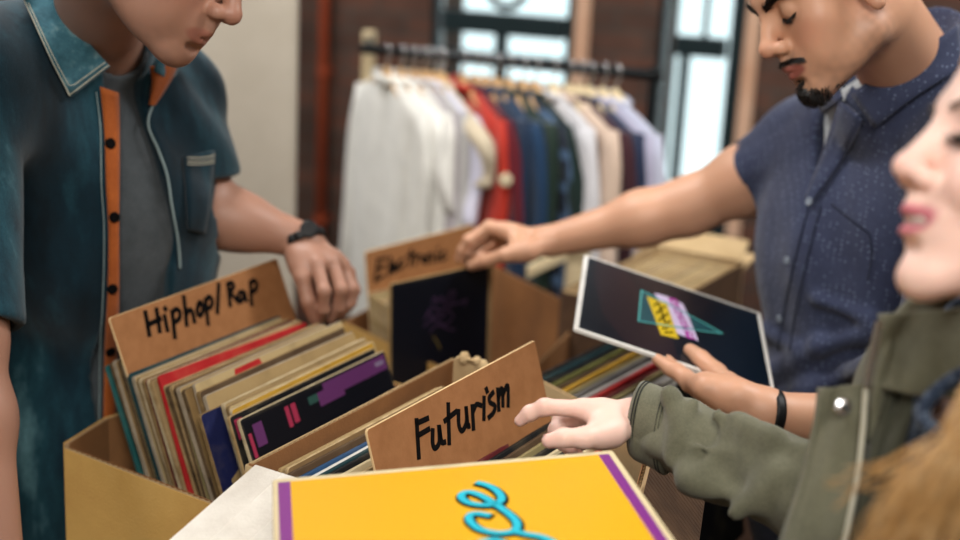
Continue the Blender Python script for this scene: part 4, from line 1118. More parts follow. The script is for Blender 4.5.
def legs(parent, J, mat, feet, name='trousers'):
    F = Field(); p = J['pelvis']; l = J['l']; f = J['f']
    F.ell(p, (.125, .17, .13), np.array([f, l, J['u']]), .04)
    for s_, q in ((1, feet[0]), (-1, feet[1])):
        h = p+l*s_*.085-ZV*.08; kn = (h+np.array(q))/2+f*.02+ZV*.03; an = np.array(q)+ZV*.09
        F.cone(h, kn, .088, .062, .04); F.cone(kn, an, .062, .047, .03)
    F.disp.append(folds(.004, [.3, .2, 1], 60))
    build_field(name, F, .010, mat, parent)
    for q in feet:
        S = Field(); q = np.array(q); S.cone(q-f*.05+ZV*.04, q+f*.13+ZV*.032, .042, .034, .02); S.cone(q-f*.03+ZV*.06, q+ZV*.1, .042, .045, .02)
        S.plane(q+ZV*.004, [0, 0, -1], .004)
        build_field('shoe', S, .007, MT['shoe'], parent)
def cut(F, p, n, r, k=.004):
    p = np.array(p); n = unit(n)
    F.ops.append((lambda P: np.maximum(-((P-p)@n), np.sqrt(((P-p)**2).sum(1))-r), k, True))
def edge_cut(F, top, bot, f, side, lim, k=.003):
    pass
def onto(F, pts, off=.002, dflt=None):
    """points of the photo laid onto a surface, lifted by off"""
    H = F.hits(pts); ok = ~np.isnan(H[:, 0]); NN = np.zeros_like(H); NN[ok] = F.normals(H[ok])
    r = []; last = dflt
    for (x, y), h, n, k in zip(pts, H, NN, ok):
        if not k: r.append(at(x, y, last if last is not None else 1.6)); continue
        last = float((h-EYE)@_F); r.append(h+n*off)
    return r
def ring(name, parent, c, axis, r, w, mat, th=.003, flat=1., up=None, seg=36):
    """band round a limb"""
    ax = unit(axis); a = unit(np.cross(ax, [.1, .3, .9]) if up is None else np.array(up)-ax*np.dot(up, ax)); b = np.cross(ax, a); c = np.array(c)
    rows = [[c+ax*w*(t-.5)+(r+.0*t)*(math.cos(s_)*a+flat*math.sin(s_)*b) for t in np.linspace(0, 1, 4)] for s_ in np.linspace(0, 2*math.pi, seg)]
    m = MB(); m.sheet(rows, th); return m.build(name, mat, parent, True)
# ================================================================= man at left
J = dict(f=unit([.77, -.64, 0]), l=unit([.64, .77, 0]), u=unit([.10, -.08, 1]))
J['nb'] = at(92, 12, 1.74); J['chest'] = at(108, 200, 1.85); J['belly'] = at(92, 400, 1.96); J['pelvis'] = J['belly']-ZV*.17-J['f']*.02
J['Ls'] = at(160, 100, 1.91); J['Rs'] = at(-42, 78, 1.60); J['w'] = 1.0
lm = empty('person', (J['pelvis'][0], J['pelvis'][1], 0))
tag(lm, 'man in an open denim shirt over a grey tee, reaching into the tan box', 'person')
hc = at(160, -55, 1.50)
cy, cp = math.radians(14), math.radians(37)
hf = _R*math.cos(cy)*math.cos(cp)-_U*math.sin(cp)-_F*math.sin(cy)*math.cos(cp)
hu = _R*math.cos(cy)*math.sin(cp)+_U*math.cos(cp)-_F*math.sin(cy)*math.sin(cp)
HL = Head(hc, hf, hu, 1.05, chin=.011, lip=.62)
F = Field(); torso(F, J, -.012)
HL.put(F)
F.cone(HL.W(-.03, 0, -.035), J['nb']-ZV*.02, .054, .060, .03)
Le, Lw = at(208, 212, 1.93), at(304, 241, 1.95)
arm(F, J['Ls'], Le, Lw, (.055, .050, .041, .038, .026))
fin = [[at(317, 264, 1.91), at(324, 291, 1.89), at(323, 309, 1.905), at(319, 321, 1.93)], [at(332, 262, 1.93), at(341, 289, 1.915), at(338, 307, 1.93), at(331, 319, 1.945)],
       [at(343, 266, 1.96), at(351, 288, 1.955), at(347, 304, 1.96), at(340, 315, 1.965)], [at(349, 273, 1.99), at(355, 290, 1.99), at(351, 303, 1.985), at(346, 311, 1.985)]]
thb = [at(299, 258, 1.925), at(302, 277, 1.905), at(308, 301, 1.905), at(314, 320, 1.925)]
hand(F, Lw, fin, thb)
Re, Rw = at(-34, 335, 1.52), at(2, 590, 1.50)
arm(F, J['Rs'], Re, Rw, (.055, .050, .040, .037, .026))
hd = unit(Rw-Re); sdv = unit(np.cross(hd, _F))
hand(F, Rw, [[Rw+hd*.09+sdv*a, Rw+hd*.128+sdv*a*1.1, Rw+hd*.15+sdv*a*1.1-_F*.01, Rw+hd*.165+sdv*a-_F*.022] for a in (-.03, -.01, .01, .03)], [Rw+hd*.03-sdv*.03, Rw+hd*.06-sdv*.045, Rw+hd*.09-sdv*.05, Rw+hd*.11-sdv*.05])
FL = F
def colL(P):
    c = np.tile(np.array(rgb('#a57a66')[:3]), (len(P), 1))*(1+.04*wob(P, 60))[:, None]
    return HL.paint(c, P, rgb('#9c6757')[:3], .25, .3)
build_field('body', F, .0026, skin_mat('skin_warm'), lm, colL)
# hair, brows, lashes
F = Field(); F.ell(HL.W(-.012, 0, .062), np.array([.101, .083, .082])*1.05, HL.B, .01)
F.plane(HL.W(.055, 0, .055), HL.f*.8-HL.u*.6, .01); F.plane(HL.W(-.02, 0, -.005), -HL.u+HL.f*.2, .01)
F.disp.append(lambda P: .0022*wob(P, 300)); build_field('hair', F, .005, MT['hair_brown'], lm)
br = [(s_*(.012+.036*a), .036+.008*math.sin(a*2.4)-.004*b, (.0, s_*.9, .25)) for s_ in (-1, 1) for a in np.linspace(0, 1, 34) for b in (0, .5, 1)]
for s_ in (-1, 1): hair_tufts('eyebrows', HL, FL, lm, MT['hair_brown'], [q for q in br if q[0]*s_ > 0], .009, .0005)
ls = [(s_*(.02+.024*a), .0125-.004*math.sin(a*3.1), (.7, s_*.2, -.6)) for s_ in (-1, 1) for a in np.linspace(0, 1, 26)]
for s_ in (-1, 1): hair_tufts('eyelashes', HL, FL, lm, MT['lash'], [q for q in ls if q[0]*s_ > 0], .007, .0004, jit=.1)
# watch
wa = unit(fin[1][0]-Le); wc = Lw+unit(Lw-Le)*.002
ring('watch_strap', lm, at(302, 240, 1.95), unit(at(313, 267, 1.94)-at(297, 226, 1.95)), .0345, .012, MT['black_plastic'], .0035, .95)
m = MB(); m.disc(at(309, 229, 1.922), at(309, 229, 1.89)-at(305, 243, 1.95), .013, .006, 20); m.build('watch_case', MT['black_plastic'], lm, True)
# tee
F = Field(); torso(F, J, .004)
F.cone(J['nb']+J['f']*.035+ZV*.10, J['nb']-ZV*.015+J['f']*.015, .085, .070, .008, True)
F.disp.append(folds(.0025, J['l'], 55, J['belly'], .5))
build_field('tee_shirt', F, .005, MT['tee'], lm)
FT = F
# denim shirt
def denim(e):
    F = Field(); torso(F, J, .016+e)
    F.ell(J['pelvis']+J['u']*.06, np.array([.15, .20, .20])+e, np.array([J['f'], J['l'], J['u']]), .06)
    F.cone(J['nb']-J['l']*.0+ZV*.015, J['nb']-ZV*.04, .078+e, .085+e, .03)
    for sh, el, t in ((J['Ls'], Le, .80), (J['Rs'], Re, .97)):
        F.cone(sh, sh+(el-sh)*t, .070+e, .060+e, .035)
        F.cone(sh+(el-sh)*(t-.14), sh+(el-sh)*t, .0615+e, .0625+e, .004)
    return F
FU = denim(0)                                                   # uncut, to lay trims on
F = denim(0)
F.disp += [folds(.006, unit(J['l']+J['f']*.4), 42, J['belly'], .42, 6, 1.4), folds(.004, unit(J['l']*.6+ZV*.5), 60, J['Ls'], .25), folds(.005, unit(ZV+J['l']*.4), 55, Le, .16), folds(.004, unit(ZV*.7+J['f']), 50, J['Rs'], .3)]
FU.disp += F.disp
for sh, el, t in ((J['Ls'], Le, .80), (J['Rs'], Re, .97)):
    cut(F, sh+(el-sh)*t, el-sh, .10)
    F.cone(sh+(el-sh)*(t-.06), sh+(el-sh)*(t+.2), .053, .058, .004, True)
F.cone(J['nb']+J['f']*.05+ZV*.16, J['nb']-ZV*.03+J['f']*.03, .115, .066, .006, True)
pl = [(110, 84), (112, 130), (114, 200), (117, 290), (112, 400), (108, 520)]
pr_ = [(152, 92), (160, 140), (170, 200), (178, 262), (184, 330), (188, 520)]
hl = onto(FU, pl, 0); hr = onto(FU, pr_, 0)
for (a, b, sd) in ((0, 0, 0),):
    nl = unit(np.cross(hl[0]-hl[3], J['f'])); nl = nl if nl@J['l'] < 0 else -nl          # away from the opening on the placket side
    nr = unit(np.cross(hr[0]-hr[3], J['f'])); nr = nr if nr@J['l'] > 0 else -nr
    F.wedge([(hl[2], nl), (hr[2], nr), (J['chest'], -J['f'])], .003)
build_field('denim_shirt', F, .0042, MT['denim'], lm)
def surf_strip(name, Fd, left, right, off, th, mat, par, n=26, cols=4, smooth=True):
    Lc = crom([np.array(p, float) for p in left], 8); Rc = crom([np.array(p, float) for p in right], 8)
    rs = lambda C: [C[int(round(i*(len(C)-1)/(n-1)))] for i in range(n)]
    Lc, Rc = rs(Lc), rs(Rc)
    pts = [tuple((a+(b-a)*t)[:2]) for a, b in zip(Lc, Rc) for t in np.linspace(0, 1, cols)]
    rows = np.array(onto(Fd, pts, off, 1.7)).reshape(n, cols, 3)
    m = MB(); m.sheet(rows, th); return m.build(name, mat, par, smooth)
surf_strip('placket', FU, [(99, 86), (103, 130), (105, 180), (108, 230), (107, 290), (104, 350), (103, 400), (101, 470)], [(117, 92), (118, 130), (118, 180), (118, 230), (118, 290), (116, 350), (115, 400), (112, 470)], .003, .003, MT['rust'], lm)
def tube_on(name, Fd, pts, r, mat, par, off=.001, n=8):
    m = MB(); m.tube(onto(Fd, [tuple(q) for q in crom([np.array(p, float) for p in pts], n)], off), r, 6); return m.build(name, mat, par, True)
tube_on('placket_seam', FU, [(96, 92), (100, 130), (101, 180), (104, 230), (103, 290), (100, 350), (99, 420)], .0008, MT['stitch_denim'], lm)
tube_on('front_edge', FU, [(166, 82), (153, 103), (147, 125), (157, 150), (166, 175), (171, 205), (177, 240), (179, 268)], .0017, MT['stitch_denim'], lm, .002)
for x, y in ((108, 144), (113, 216), (111, 287), (109, 349), (107, 432)):
    h = onto(FU, [(x, y)], .006)[0]; m = MB(); n_ = FU.normal(h, .004); m.disc(h, n_, .0068, .004, 18, dome=-.001); m.build('button', MT['ink'], lm, True)
surf_strip('front_facing', FU, [(148, 66), (150, 82), (147, 105)], [(176, 62), (168, 80), (152, 106)], .004, .003, MT['rust'], lm, 12)
# collar leaves
def leaf(name, Fd, outer, inner, off_o, off_i, th, mat, par, n=14, cols=6, d0=1.6):
    Lc = crom([np.array(p, float) for p in outer], 8); Rc = crom([np.array(p, float) for p in inner], 8)
    rs = lambda C: [C[int(round(i*(len(C)-1)/(n-1)))] for i in range(n)]
    pts = [tuple((a+(b-a)*t)[:2]) for a, b in zip(rs(Lc), rs(Rc)) for t in np.linspace(0, 1, cols)]
    Hh = Fd.hits(pts); rows = []
    for k_, (q, h) in enumerate(zip(pts, Hh)):
        t = (k_ % cols)/(cols-1); d = d0 if np.isnan(h[0]) else float((h-EYE)@_F)
        rows.append(at(q[0], q[1], d-(off_o+(off_i-off_o)*t)))
    rows = np.array(rows).reshape(n, cols, 3)
    P = np.array(rows)
    for _ in range(3):                                         # even out the drape
        Q = P.copy(); Q[1:-1] = (P[:-2]+P[1:-1]*2+P[2:])/4; Q[:, 1:-1] = (Q[:, :-2]+Q[:, 1:-1]*2+Q[:, 2:])/4; P = Q
    m = MB(); m.sheet(P, th); return m.build(name, mat, par, True), P
FC = denim(0)
c1, PC = leaf('collar', FC, [(20, -8), (34, 22), (50, 58), (70, 97)], [(58, -8), (72, 18), (88, 42), (110, 66)], .012, .02, .004, MT['denim_collar'], lm)
m = MB(); Pn = PC
st1 = [PC[i, 0]*.88+PC[i, 1]*.12-_F*.0035 for i in range(len(PC))]+[PC[-1, j]*.9+PC[-2, j]*.1-_F*.0035 for j in range(PC.shape[1])]
st2 = [PC[i, 0]*.5+PC[i, 1]*.5-_F*.0035 for i in range(len(PC)-1)]+[PC[-2, j]*.7+PC[-1, j]*.3-_F*.0035 for j in range(1, PC.shape[1])]
m.tube(st1, .0007, 5); m.build('collar_stitching', MT['stitch_pale'], c1, True)
m = MB(); m.tube(st2, .0006, 5); m.build('collar_stitching', MT['stitch_pale'], c1, True)
leaf('collar', FC, [(185, 58), (176, 74), (168, 80)], [(158, 58), (156, 66), (155, 72)], .008, .012, .004, MT['denim_collar'], lm, 8, 4, 1.75)
# chest pocket
surf_strip('chest_pocket', FU, [(181, 157), (184, 190), (186, 228)], [(212, 150), (210, 190), (203, 232)], .004, .004, MT['denim'], lm, 12, 6)
for dy in (2, 6, 9): tube_on('pocket_stitching', FU, [(183, 157+dy), (198, 156+dy), (211, 152+dy)], .0008, MT['stitch_pale'], lm, .0075)
legs(lm, J, MT['jeans'], [np.array([J['pelvis'][0]+.06, J['pelvis'][1]+.12, 0]), np.array([J['pelvis'][0]-.12, J['pelvis'][1]-.08, 0])])
# ================================================================= man at right
J = dict(f=unit([-.87, -.5, 0]), l=unit([.5, -.87, 0]), u=unit([-.12, -.07, 1]))
J['nb'] = at(915, 62, 1.80); J['chest'] = at(868, 245, 1.95); J['belly'] = at(868, 400, 1.99); J['pelvis'] = J['belly']-ZV*.18-J['f']*.02
J['Ls'] = at(985, 155, 1.70); J['Rs'] = at(812, 150, 2.06); J['w'] = 1.06
rm = empty('person', (J['pelvis'][0], J['pelvis'][1], 0))
tag(rm, 'bearded man at right in a navy dotted short sleeved shirt holding the dark blue sleeve', 'person')
cy, cp = math.radians(11), math.radians(30)
hf = -_R*math.cos(cy)*math.cos(cp)-_U*math.sin(cp)-_F*math.sin(cy)*math.cos(cp)
hu = -_R*math.cos(cy)*math.sin(cp)+_U*math.cos(cp)-_F*math.sin(cy)*math.sin(cp)
HR = Head(at(838, -3, 1.65), hf, hu, 1.0, chin=.007)
F = Field(); torso(F, J, -.012); HR.put(F)
F.cone(HR.W(-.03, 0, -.035), J['nb']-ZV*.02, .055, .062, .03)
Re, Rw = at(688, 207, 2.14), at(552, 241, 2.20)
arm(F, J['Rs'], Re, Rw, (.055, .052, .042, .041, .026))
fin = [[at(489, 227, 2.22), at(469, 240, 2.22), at(463, 250, 2.23), at(459, 259, 2.24)], [at(494, 233, 2.27), at(475, 246, 2.28), at(469, 254, 2.28), at(467, 262, 2.285)],
       [at(500, 241, 2.30), at(483, 252, 2.32), at(479, 258, 2.31), at(481, 263, 2.29)], [at(507, 248, 2.31), at(494, 257, 2.33), at(491, 261, 2.31), at(494, 264, 2.29)]]
thb = [at(528, 250, 2.17), at(505, 255, 2.17), at(486, 261, 2.19), at(472, 266, 2.215)]
hand(F, Rw, fin, thb)
dh = lambda x, y: float((onp(x, y, TLs, frh[3])-EYE)@_F)
Le2, Lw2 = at(930, 432, 1.64), at(768, 413, 1.60)
arm(F, J['Ls'], Le2, Lw2, (.056, .052, .042, .038, .025))
def hp_(x, y, o): return at(x, y, dh(x, y)+o)
fin2 = [[at(706, 388, 1.60), hp_(686, 378, .016), hp_(671, 369, .015), hp_(657, 359, .014)], [at(710, 396, 1.62), hp_(690, 384, .017), hp_(677, 371, .016), hp_(667, 360, .015)],
        [at(716, 403, 1.64), hp_(700, 391, .018), hp_(688, 379, .016), hp_(680, 370, .015)], [at(724, 409, 1.645), hp_(712, 398, .018), hp_(702, 388, .017), hp_(696, 381, .016)]]
thb2 = [at(738, 396, 1.592), hp_(717, 373, -.021), hp_(701, 359, -.017), hp_(690, 350, -.013)]
hand(F, Lw2, fin2, thb2, .025, .0094, palm=.0135, tr=1.45)
F.cone(Lw2*.85+fin2[0][0]*.15, fin2[0][0]*.8+thb2[1]*.2, .021, .0135, .02); F.cone(Lw2, fin2[2][0], .019, .013, .02)
FR = F
def colR(P):
    c = np.tile(np.array(rgb('#cb9a7d')[:3]), (len(P), 1))*(1+.04*wob(P, 60))[:, None]
    return HR.paint(c, P, rgb('#96574c')[:3], .38, .3, (.085, .065, .055))
build_field('body', F, .0026, skin_mat('skin_olive'), rm, colR)
F = Field(); F.ell(HR.W(-.012, 0, .062), np.array([.101, .083, .082]), HR.B, .01)
for y in (-1, 1): F.cone(HR.W(.012, y*.071, .03), HR.W(.010, y*.072, -.008), .011, .006, .01)
F.plane(HR.W(.055, 0, .058), HR.f*.8-HR.u*.6, .01); F.wedge([(HR.W(-.02, 0, -.005), HR.u), (HR.W(-.005, 0, 0), -HR.f)], .01) if False else None
F.plane(HR.W(0, 0, -.014), -HR.u+HR.f*.25, .008)
F.disp.append(lambda P: .002*wob(P, 320)); build_field('hair', F, .004, MT['hair_black'], rm)
rg = np.random.default_rng(3)
br = [(s_*(.010+.042*a), .034+.008*math.sin(a*2.4)-.0032*b, (.0, s_*.9, .25)) for s_ in (-1, 1) for a in np.linspace(0, 1, 46) for b in (0, .5, 1, 1.5, 2)]
for s_ in (-1, 1): hair_tufts('eyebrows', HR, FR, rm, MT['hair_black'], [q for q in br if q[0]*s_ > 0], .010, .0006)
ls = [(s_*(.019+.026*a), .0125-.004*math.sin(a*3.1)-.0006*b, (.7, s_*.2, -.6)) for s_ in (-1, 1) for a in np.linspace(0, 1, 30) for b in (0, 1)]
for s_ in (-1, 1): hair_tufts('eyelashes', HR, FR, rm, MT['lash'], [q for q in ls if q[0]*s_ > 0], .008, .0005, jit=.1)
mu = [(s_*.031*a, -.0335-.004*b-.006*a*a, (.15, s_*.6, -.8)) for s_ in (-1, 1) for a in np.linspace(.03, 1, 34) for b in np.linspace(.1, .9, 5)]
hair_tufts('moustache', HR, FR, rm, MT['hair_black'], mu, .0065, .00045, 5, .35)
bd = []
while len(bd) < 900:
    y, z = rg.uniform(-.036, .036), rg.uniform(-.112, -.072)
    if (y/.034)**2+((z+.094)/.020)**2 < 1: bd.append((y, z, (.35, y*6, -.8)))
bd += [(rg.uniform(-.007, .007), rg.uniform(-.076, -.063), (.3, 0, -.9)) for _ in range(90)]
hair_tufts('beard', HR, FR, rm, MT['hair_black'], bd, .010, .0006, 6, .35)
ring('bracelet', rm, Lw2+unit(Lw2-Le2)*-.004, unit(Lw2-Le2), .0292, .012, MT['black_plastic'], .0035, .95)
for k_ in range(14):
    pass
# undershirt and shirt
F = Field(); torso(F, J, -.002); F.cone(J['nb']+J['f']*.05+ZV*.12, J['nb']+J['f']*.02-ZV*.0, .090, .068, .006, True)
F.plane(J['chest']-ZV*.12, [0, 0, -1]); build_field('undershirt', F, .006, MT['shirt_white'], rm)
def navy(e):
    F = Field(); torso(F, J, .014+e)
    F.ell(J['pelvis']+J['u']*.05, np.array([.14, .185, .2])+e, np.array([J['f'], J['l'], J['u']]), .06)
    F.cone(J['nb']+ZV*.01, J['nb']-ZV*.05, .076+e, .09+e, .03)
    for sh, el, t, r in ((J['Rs'], Re, .50, .061), (J['Ls'], Le2, .80, .064)):
        F.cone(sh, sh+(el-sh)*t, .072+e, r+e, .035)
    return F
FN = navy(0)
FN.disp += [folds(.005, unit(J['l']*.5+ZV), 36, at(880, 370, 1.85), .16, 7, 1.6), folds(.004, unit(ZV*.8-J['l']*.6), 60, at(775, 160, 2.0), .1), folds(.003, J['l'], 48, at(800, 330, 1.85), .2), folds(.0035, unit(ZV*.5+J['l']), 40, at(850, 190, 1.85), .14)]
for a_, b_, r_ in (((775, 372), (822, 346), .016), ((822, 346), (880, 330), .018), ((800, 398), (850, 372), .016), ((850, 372), (900, 362), .018), ((820, 300), (870, 318), .010), ((768, 330), (800, 350), .010)):
    q_ = navy(0).hits([a_, b_]); FN.cone(q_[0], q_[1], r_, r_*.9, .012)
F = navy(0); F.ops += FN.ops[len(F.ops):]; F.disp += FN.disp
for sh, el, t, r in ((J['Rs'], Re, .50, .061), (J['Ls'], Le2, .80, .064)):
    cut(F, sh+(el-sh)*t, el-sh, .11); F.cone(sh+(el-sh)*(t-.09), sh+(el-sh)*(t+.2), .055, .057, .004, True)
F.cone(J['nb']+J['f']*.06+ZV*.16, J['nb']+J['f']*.03-ZV*.012, .11, .062, .006, True)
vl = onto(FN, [(818, 96), (815, 150), (811, 198)], 0); vr = onto(FN, [(858, 96), (836, 150), (811, 200)], 0)
nl = unit(np.cross(vl[0]-vl[2], J['f'])); nl = nl if nl@J['l'] < 0 else -nl
nr = unit(np.cross(vr[0]-vr[2], J['f'])); nr = nr if nr@J['l'] > 0 else -nr
F.wedge([(vl[1], nl), (vr[1], nr), (J['chest'], -J['f'])], .003)
build_field('shirt', F, .0042, MT['navy_dots'], rm)
surf_strip('collar_facing', FN, [(845, 100), (827, 150), (808, 199)], [(866, 118), (848, 156), (814, 204)], .006, .004, MT['navy_dots'], rm, 14)
for a in (0, 1): tube_on('placket_seam', FN, [(809+a*12, 206), (800+a*12, 240), (786+a*12, 300), (778+a*12, 350)], .0012, MT['navy_plain'], rm, .001)
for x, y in ((812, 203), (791, 260), (783, 318), (848, 146)):
    h = onto(FN, [(x, y)], .004)[0]; n_ = FN.normal(h, .004); m = MB(); m.disc(h+n_*.003, n_, .0055, .003, 16, dome=-.0008); m.build('button', MT['steel'] if False else MT['navy_button'], rm, True)
_FNc = navy(.004)
leaf('collar', _FNc, [(962, 68), (935, 84), (905, 104), (875, 128)], [(958, 24), (930, 44), (890, 68), (851, 94)], .010, .018, .004, MT['navy_dots'], rm, 16, 7, 1.7)
leaf('collar', _FNc, [(812, 88), (815, 100), (824, 114)], [(838, 84), (840, 92), (842, 99)], .008, .012, .004, MT['navy_dots'], rm, 8, 4, 1.85)
tube_on('pocket_seam', FN, [(832, 204), (850, 218), (870, 233)], .0011, MT['navy_plain'], rm); tube_on('pocket_seam', FN, [(870, 233), (872, 255), (868, 280)], .0011, MT['navy_plain'], rm)
legs(rm, J, MT['jeans'], [np.array([J['pelvis'][0]+.1, J['pelvis'][1]-.08, 0]), np.array([J['pelvis'][0]+.0, J['pelvis'][1]+.12, 0])])

# ================================================================= woman in the foreground
J = dict(f=unit([-.8, -.6, 0]), l=unit([.6, -.8, 0]), u=unit([-.02, -.0, 1]), w=.86)
J['nb'] = at(1045, 350, 1.03); J['chest'] = at(1040, 535, 1.05); J['belly'] = at(1030, 760, 1.10); J['pelvis'] = J['belly']-ZV*.16
J['Rs'] = at(985, 440, 1.13); J['Ls'] = at(1190, 400, .90)
wm = empty('person', (J['pelvis'][0], J['pelvis'][1], 0))
tag(wm, 'smiling blonde woman in an olive jacket pointing into the middle box', 'person')
cy, cp = math.radians(6), math.radians(14)
hf = -_R*math.cos(cy)*math.cos(cp)+_U*math.sin(cp)-_F*math.sin(cy)*math.cos(cp)
hu = _R*math.sin(cp)+_U*math.cos(cp)
HW = Head(at(1050, 188, .95), hf, hu, .94, True, True)
F = Field(); torso(F, J, -.01); HW.put(F)
F.cone(HW.W(-.03, 0, -.035), J['nb']-ZV*.02, .046, .052, .03)
Re, Rw = at(842, 506, 1.20), at(640, 419, 1.352)
arm(F, J['Rs'], Re, Rw, (.045, .042, .034, .031, .0205))
fin = [[at(584, 409, 1.33), at(545, 407, 1.32), at(530, 413, 1.325), at(520, 421, 1.33)], [at(585, 415, 1.35), at(561, 421, 1.37), at(556, 430, 1.36), at(565, 436, 1.35)],
       [at(589, 423, 1.365), at(569, 433, 1.38), at(563, 443, 1.37), at(572, 449, 1.36)], [at(595, 431, 1.375), at(577, 442, 1.385), at(571, 450, 1.375), at(580, 455, 1.365)]]
thb = [at(611, 433, 1.315), at(585, 438, 1.29), at(564, 438, 1.285), at(549, 441, 1.288)]
hand(F, Rw, fin, thb, .0185, .0078, palm=.0105, tr=1.5)
Lel = J['Ls']+np.array([.08, -.04, -.28]); Lwr = Lel+np.array([-.02, .1, -.22])
arm(F, J['Ls'], Lel, Lwr, (.045, .042, .034, .031, .020))
hd = unit(Lwr-Lel); sdv = unit(np.cross(hd, [1, 0, 0]))
hand(F, Lwr, [[Lwr+hd*.08+sdv*a, Lwr+hd*.115+sdv*a*1.1, Lwr+hd*.135+sdv*a*1.1-np.array([.01, 0, 0]), Lwr+hd*.15+sdv*a-np.array([.02, 0, 0])] for a in (-.027, -.009, .009, .027)], [Lwr+hd*.03-sdv*.028, Lwr+hd*.055-sdv*.04, Lwr+hd*.08-sdv*.045, Lwr+hd*.1-sdv*.045], .0195, .0078, palm=.0105)
FW = F
def colW(P):
    c = np.tile(np.array(rgb('#ecc6b8')[:3]), (len(P), 1))*(1+.02*wob(P, 60))[:, None]
    for q in [f[3] for f in fin]+[thb[3]]+[f[1] for f in fin]:
        g = np.exp(-((P-np.array(q))**2).sum(1)/.008**2); c = c*(1-g[:, None]*np.array([.02, .16, .16]))
    return HW.paint(c, P, rgb('#c2707a')[:3], 0, .25)
build_field('body', F, .0026, skin_mat('skin_fair', .15), wm, colW)
nm = plain('nail', '#e3b3a6', .3)
nails(wm, [(thb[3], thb[2], thb[3]-_F*.01+_U*.004)], nm, .0052)
F = Field()
F.ell(HW.W(.090, 0, -.0475), np.array([.011, .022, .007])*.94, HW.B, .004); build_field('teeth', F, .0018, MT['teeth'], wm)
ls = [(s_*(.018+.027*a), .0135-.004*math.sin(a*3.1)-.0008*b, (.8, s_*.2, .1)) for s_ in (-1, 1) for a in np.linspace(0, 1, 40) for b in (0, 1, 2)]
for s_ in (-1, 1): hair_tufts('eyelashes', HW, FW, wm, MT['lash'], [q for q in ls if q[0]*s_ > 0], .010, .0006, jit=.15)
br = [(s_*(.012+.036*a), .036+.007*math.sin(a*2.4)-.003*b, (.0, s_*.9, .25)) for s_ in (-1, 1) for a in np.linspace(0, 1, 34) for b in (0, 1)]
for s_ in (-1, 1): hair_tufts('eyebrows', HW, FW, wm, MT['hair_brown'], [q for q in br if q[0]*s_ > 0], .008, .0004)
# sweater
F = Field(); torso(F, J, .010)
for sh, el in ((J['Rs'], Re), (J['Ls'], Lel)): F.cone(sh, sh+(el-sh)*.6, .055, .05, .03)
nk = at(962, 408, .985)
F.cone(J['nb']+J['f']*.06+ZV*.12, J['nb']+J['f']*.045-ZV*.035, .085, .055, .006, True)
build_field('sweater', F, .005, MT['knit'], wm)
m = MB(); m.tube(crom([at(975, 368, .985), at(948, 383, .985), at(929, 400, .985), at(923, 414, .98), at(931, 428, .97), at(952, 438, .955), at(985, 444, .94)], 6), .0058, 10); m.build('sweater_neckband', MT['knit'], wm, True)
# jacket
def jack(e):
    F = Field(); torso(F, J, .030+e, .06)
    F.ell(J['pelvis']+ZV*.05, np.array([.15, .19, .2])+e, np.array([J['f'], J['l'], J['u']]), .06)
    F.cone(J['nb'], J['nb']-ZV*.05, .075+e, .09+e, .03)
    for sh, el, wr in ((J['Rs'], Re, Rw), (J['Ls'], Lel, Lwr)):
        F.cone(sh, el, .056+e, .050+e, .03); F.cone(el, wr, .050+e, .0345+e, .02)
    return F
FJ = jack(0); F = jack(0)
F.disp += [folds(.0045, unit(ZV+J['f']*.3), 42, at(1000, 560, 1.0), .4)]
ax = unit(at(600, 417, 1.372)-at(690, 432, 1.33)); sd = unit(np.cross(ax, _F)); 
def ridge(a, b, r, k=.009): F.cone(at(*a), at(*b), r, r*.55, k)
for a, b, r in (((672, 398, 1.292), (694, 456, 1.262), .013), ((694, 402, 1.28), (668, 462, 1.272), .010), ((738, 426, 1.252), (700, 474, 1.245), .014), ((742, 430, 1.246), (754, 474, 1.218), .013),
                ((778, 440, 1.215), (760, 506, 1.205), .015), ((802, 450, 1.20), (796, 506, 1.185), .014), ((690, 474, 1.258), (742, 498, 1.22), .014), ((716, 416, 1.262), (738, 470, 1.235), .010),
                ((752, 430, 1.235), (790, 446, 1.205), .013), ((780, 474, 1.2), (738, 512, 1.215), .014), ((655, 444, 1.30), (704, 482, 1.258), .011), ((700, 446, 1.252), (730, 452, 1.235), .010)):
    ridge(a, b, r)
F.disp += [folds(.0042, unit(ax+sd*.5), 80, at(730, 460, 1.25), .13, 14, 1.8), folds(.0022, unit(ax-sd*.9), 130, at(700, 440, 1.27), .1, 16, 1.8)]
cut(F, Rw+ax*-.004, ax, .08); F.cone(Rw-ax*.06, Rw+ax*.05, .027, .0285, .004, True)
cut(F, Lwr, Lwr-Lel, .08)
F.cone(J['nb']+J['f']*.09+ZV*.16, J['nb']+J['f']*.06-ZV*.03, .12, .075, .006, True)
zl = onto(FJ, [(872, 390), (866, 440), (850, 540)], 0, 1.08)
zn = unit(np.cross(zl[0]-zl[2], J['f'])); zn = zn if zn@J['l'] < 0 else -zn
zr = J['chest']+J['l']*.09
F.wedge([(zl[1]+J['l']*.004, zn), (zr, J['l']), (J['chest'], -J['f'])], .004)
build_field('jacket', F, .0045, MT['olive'], wm)
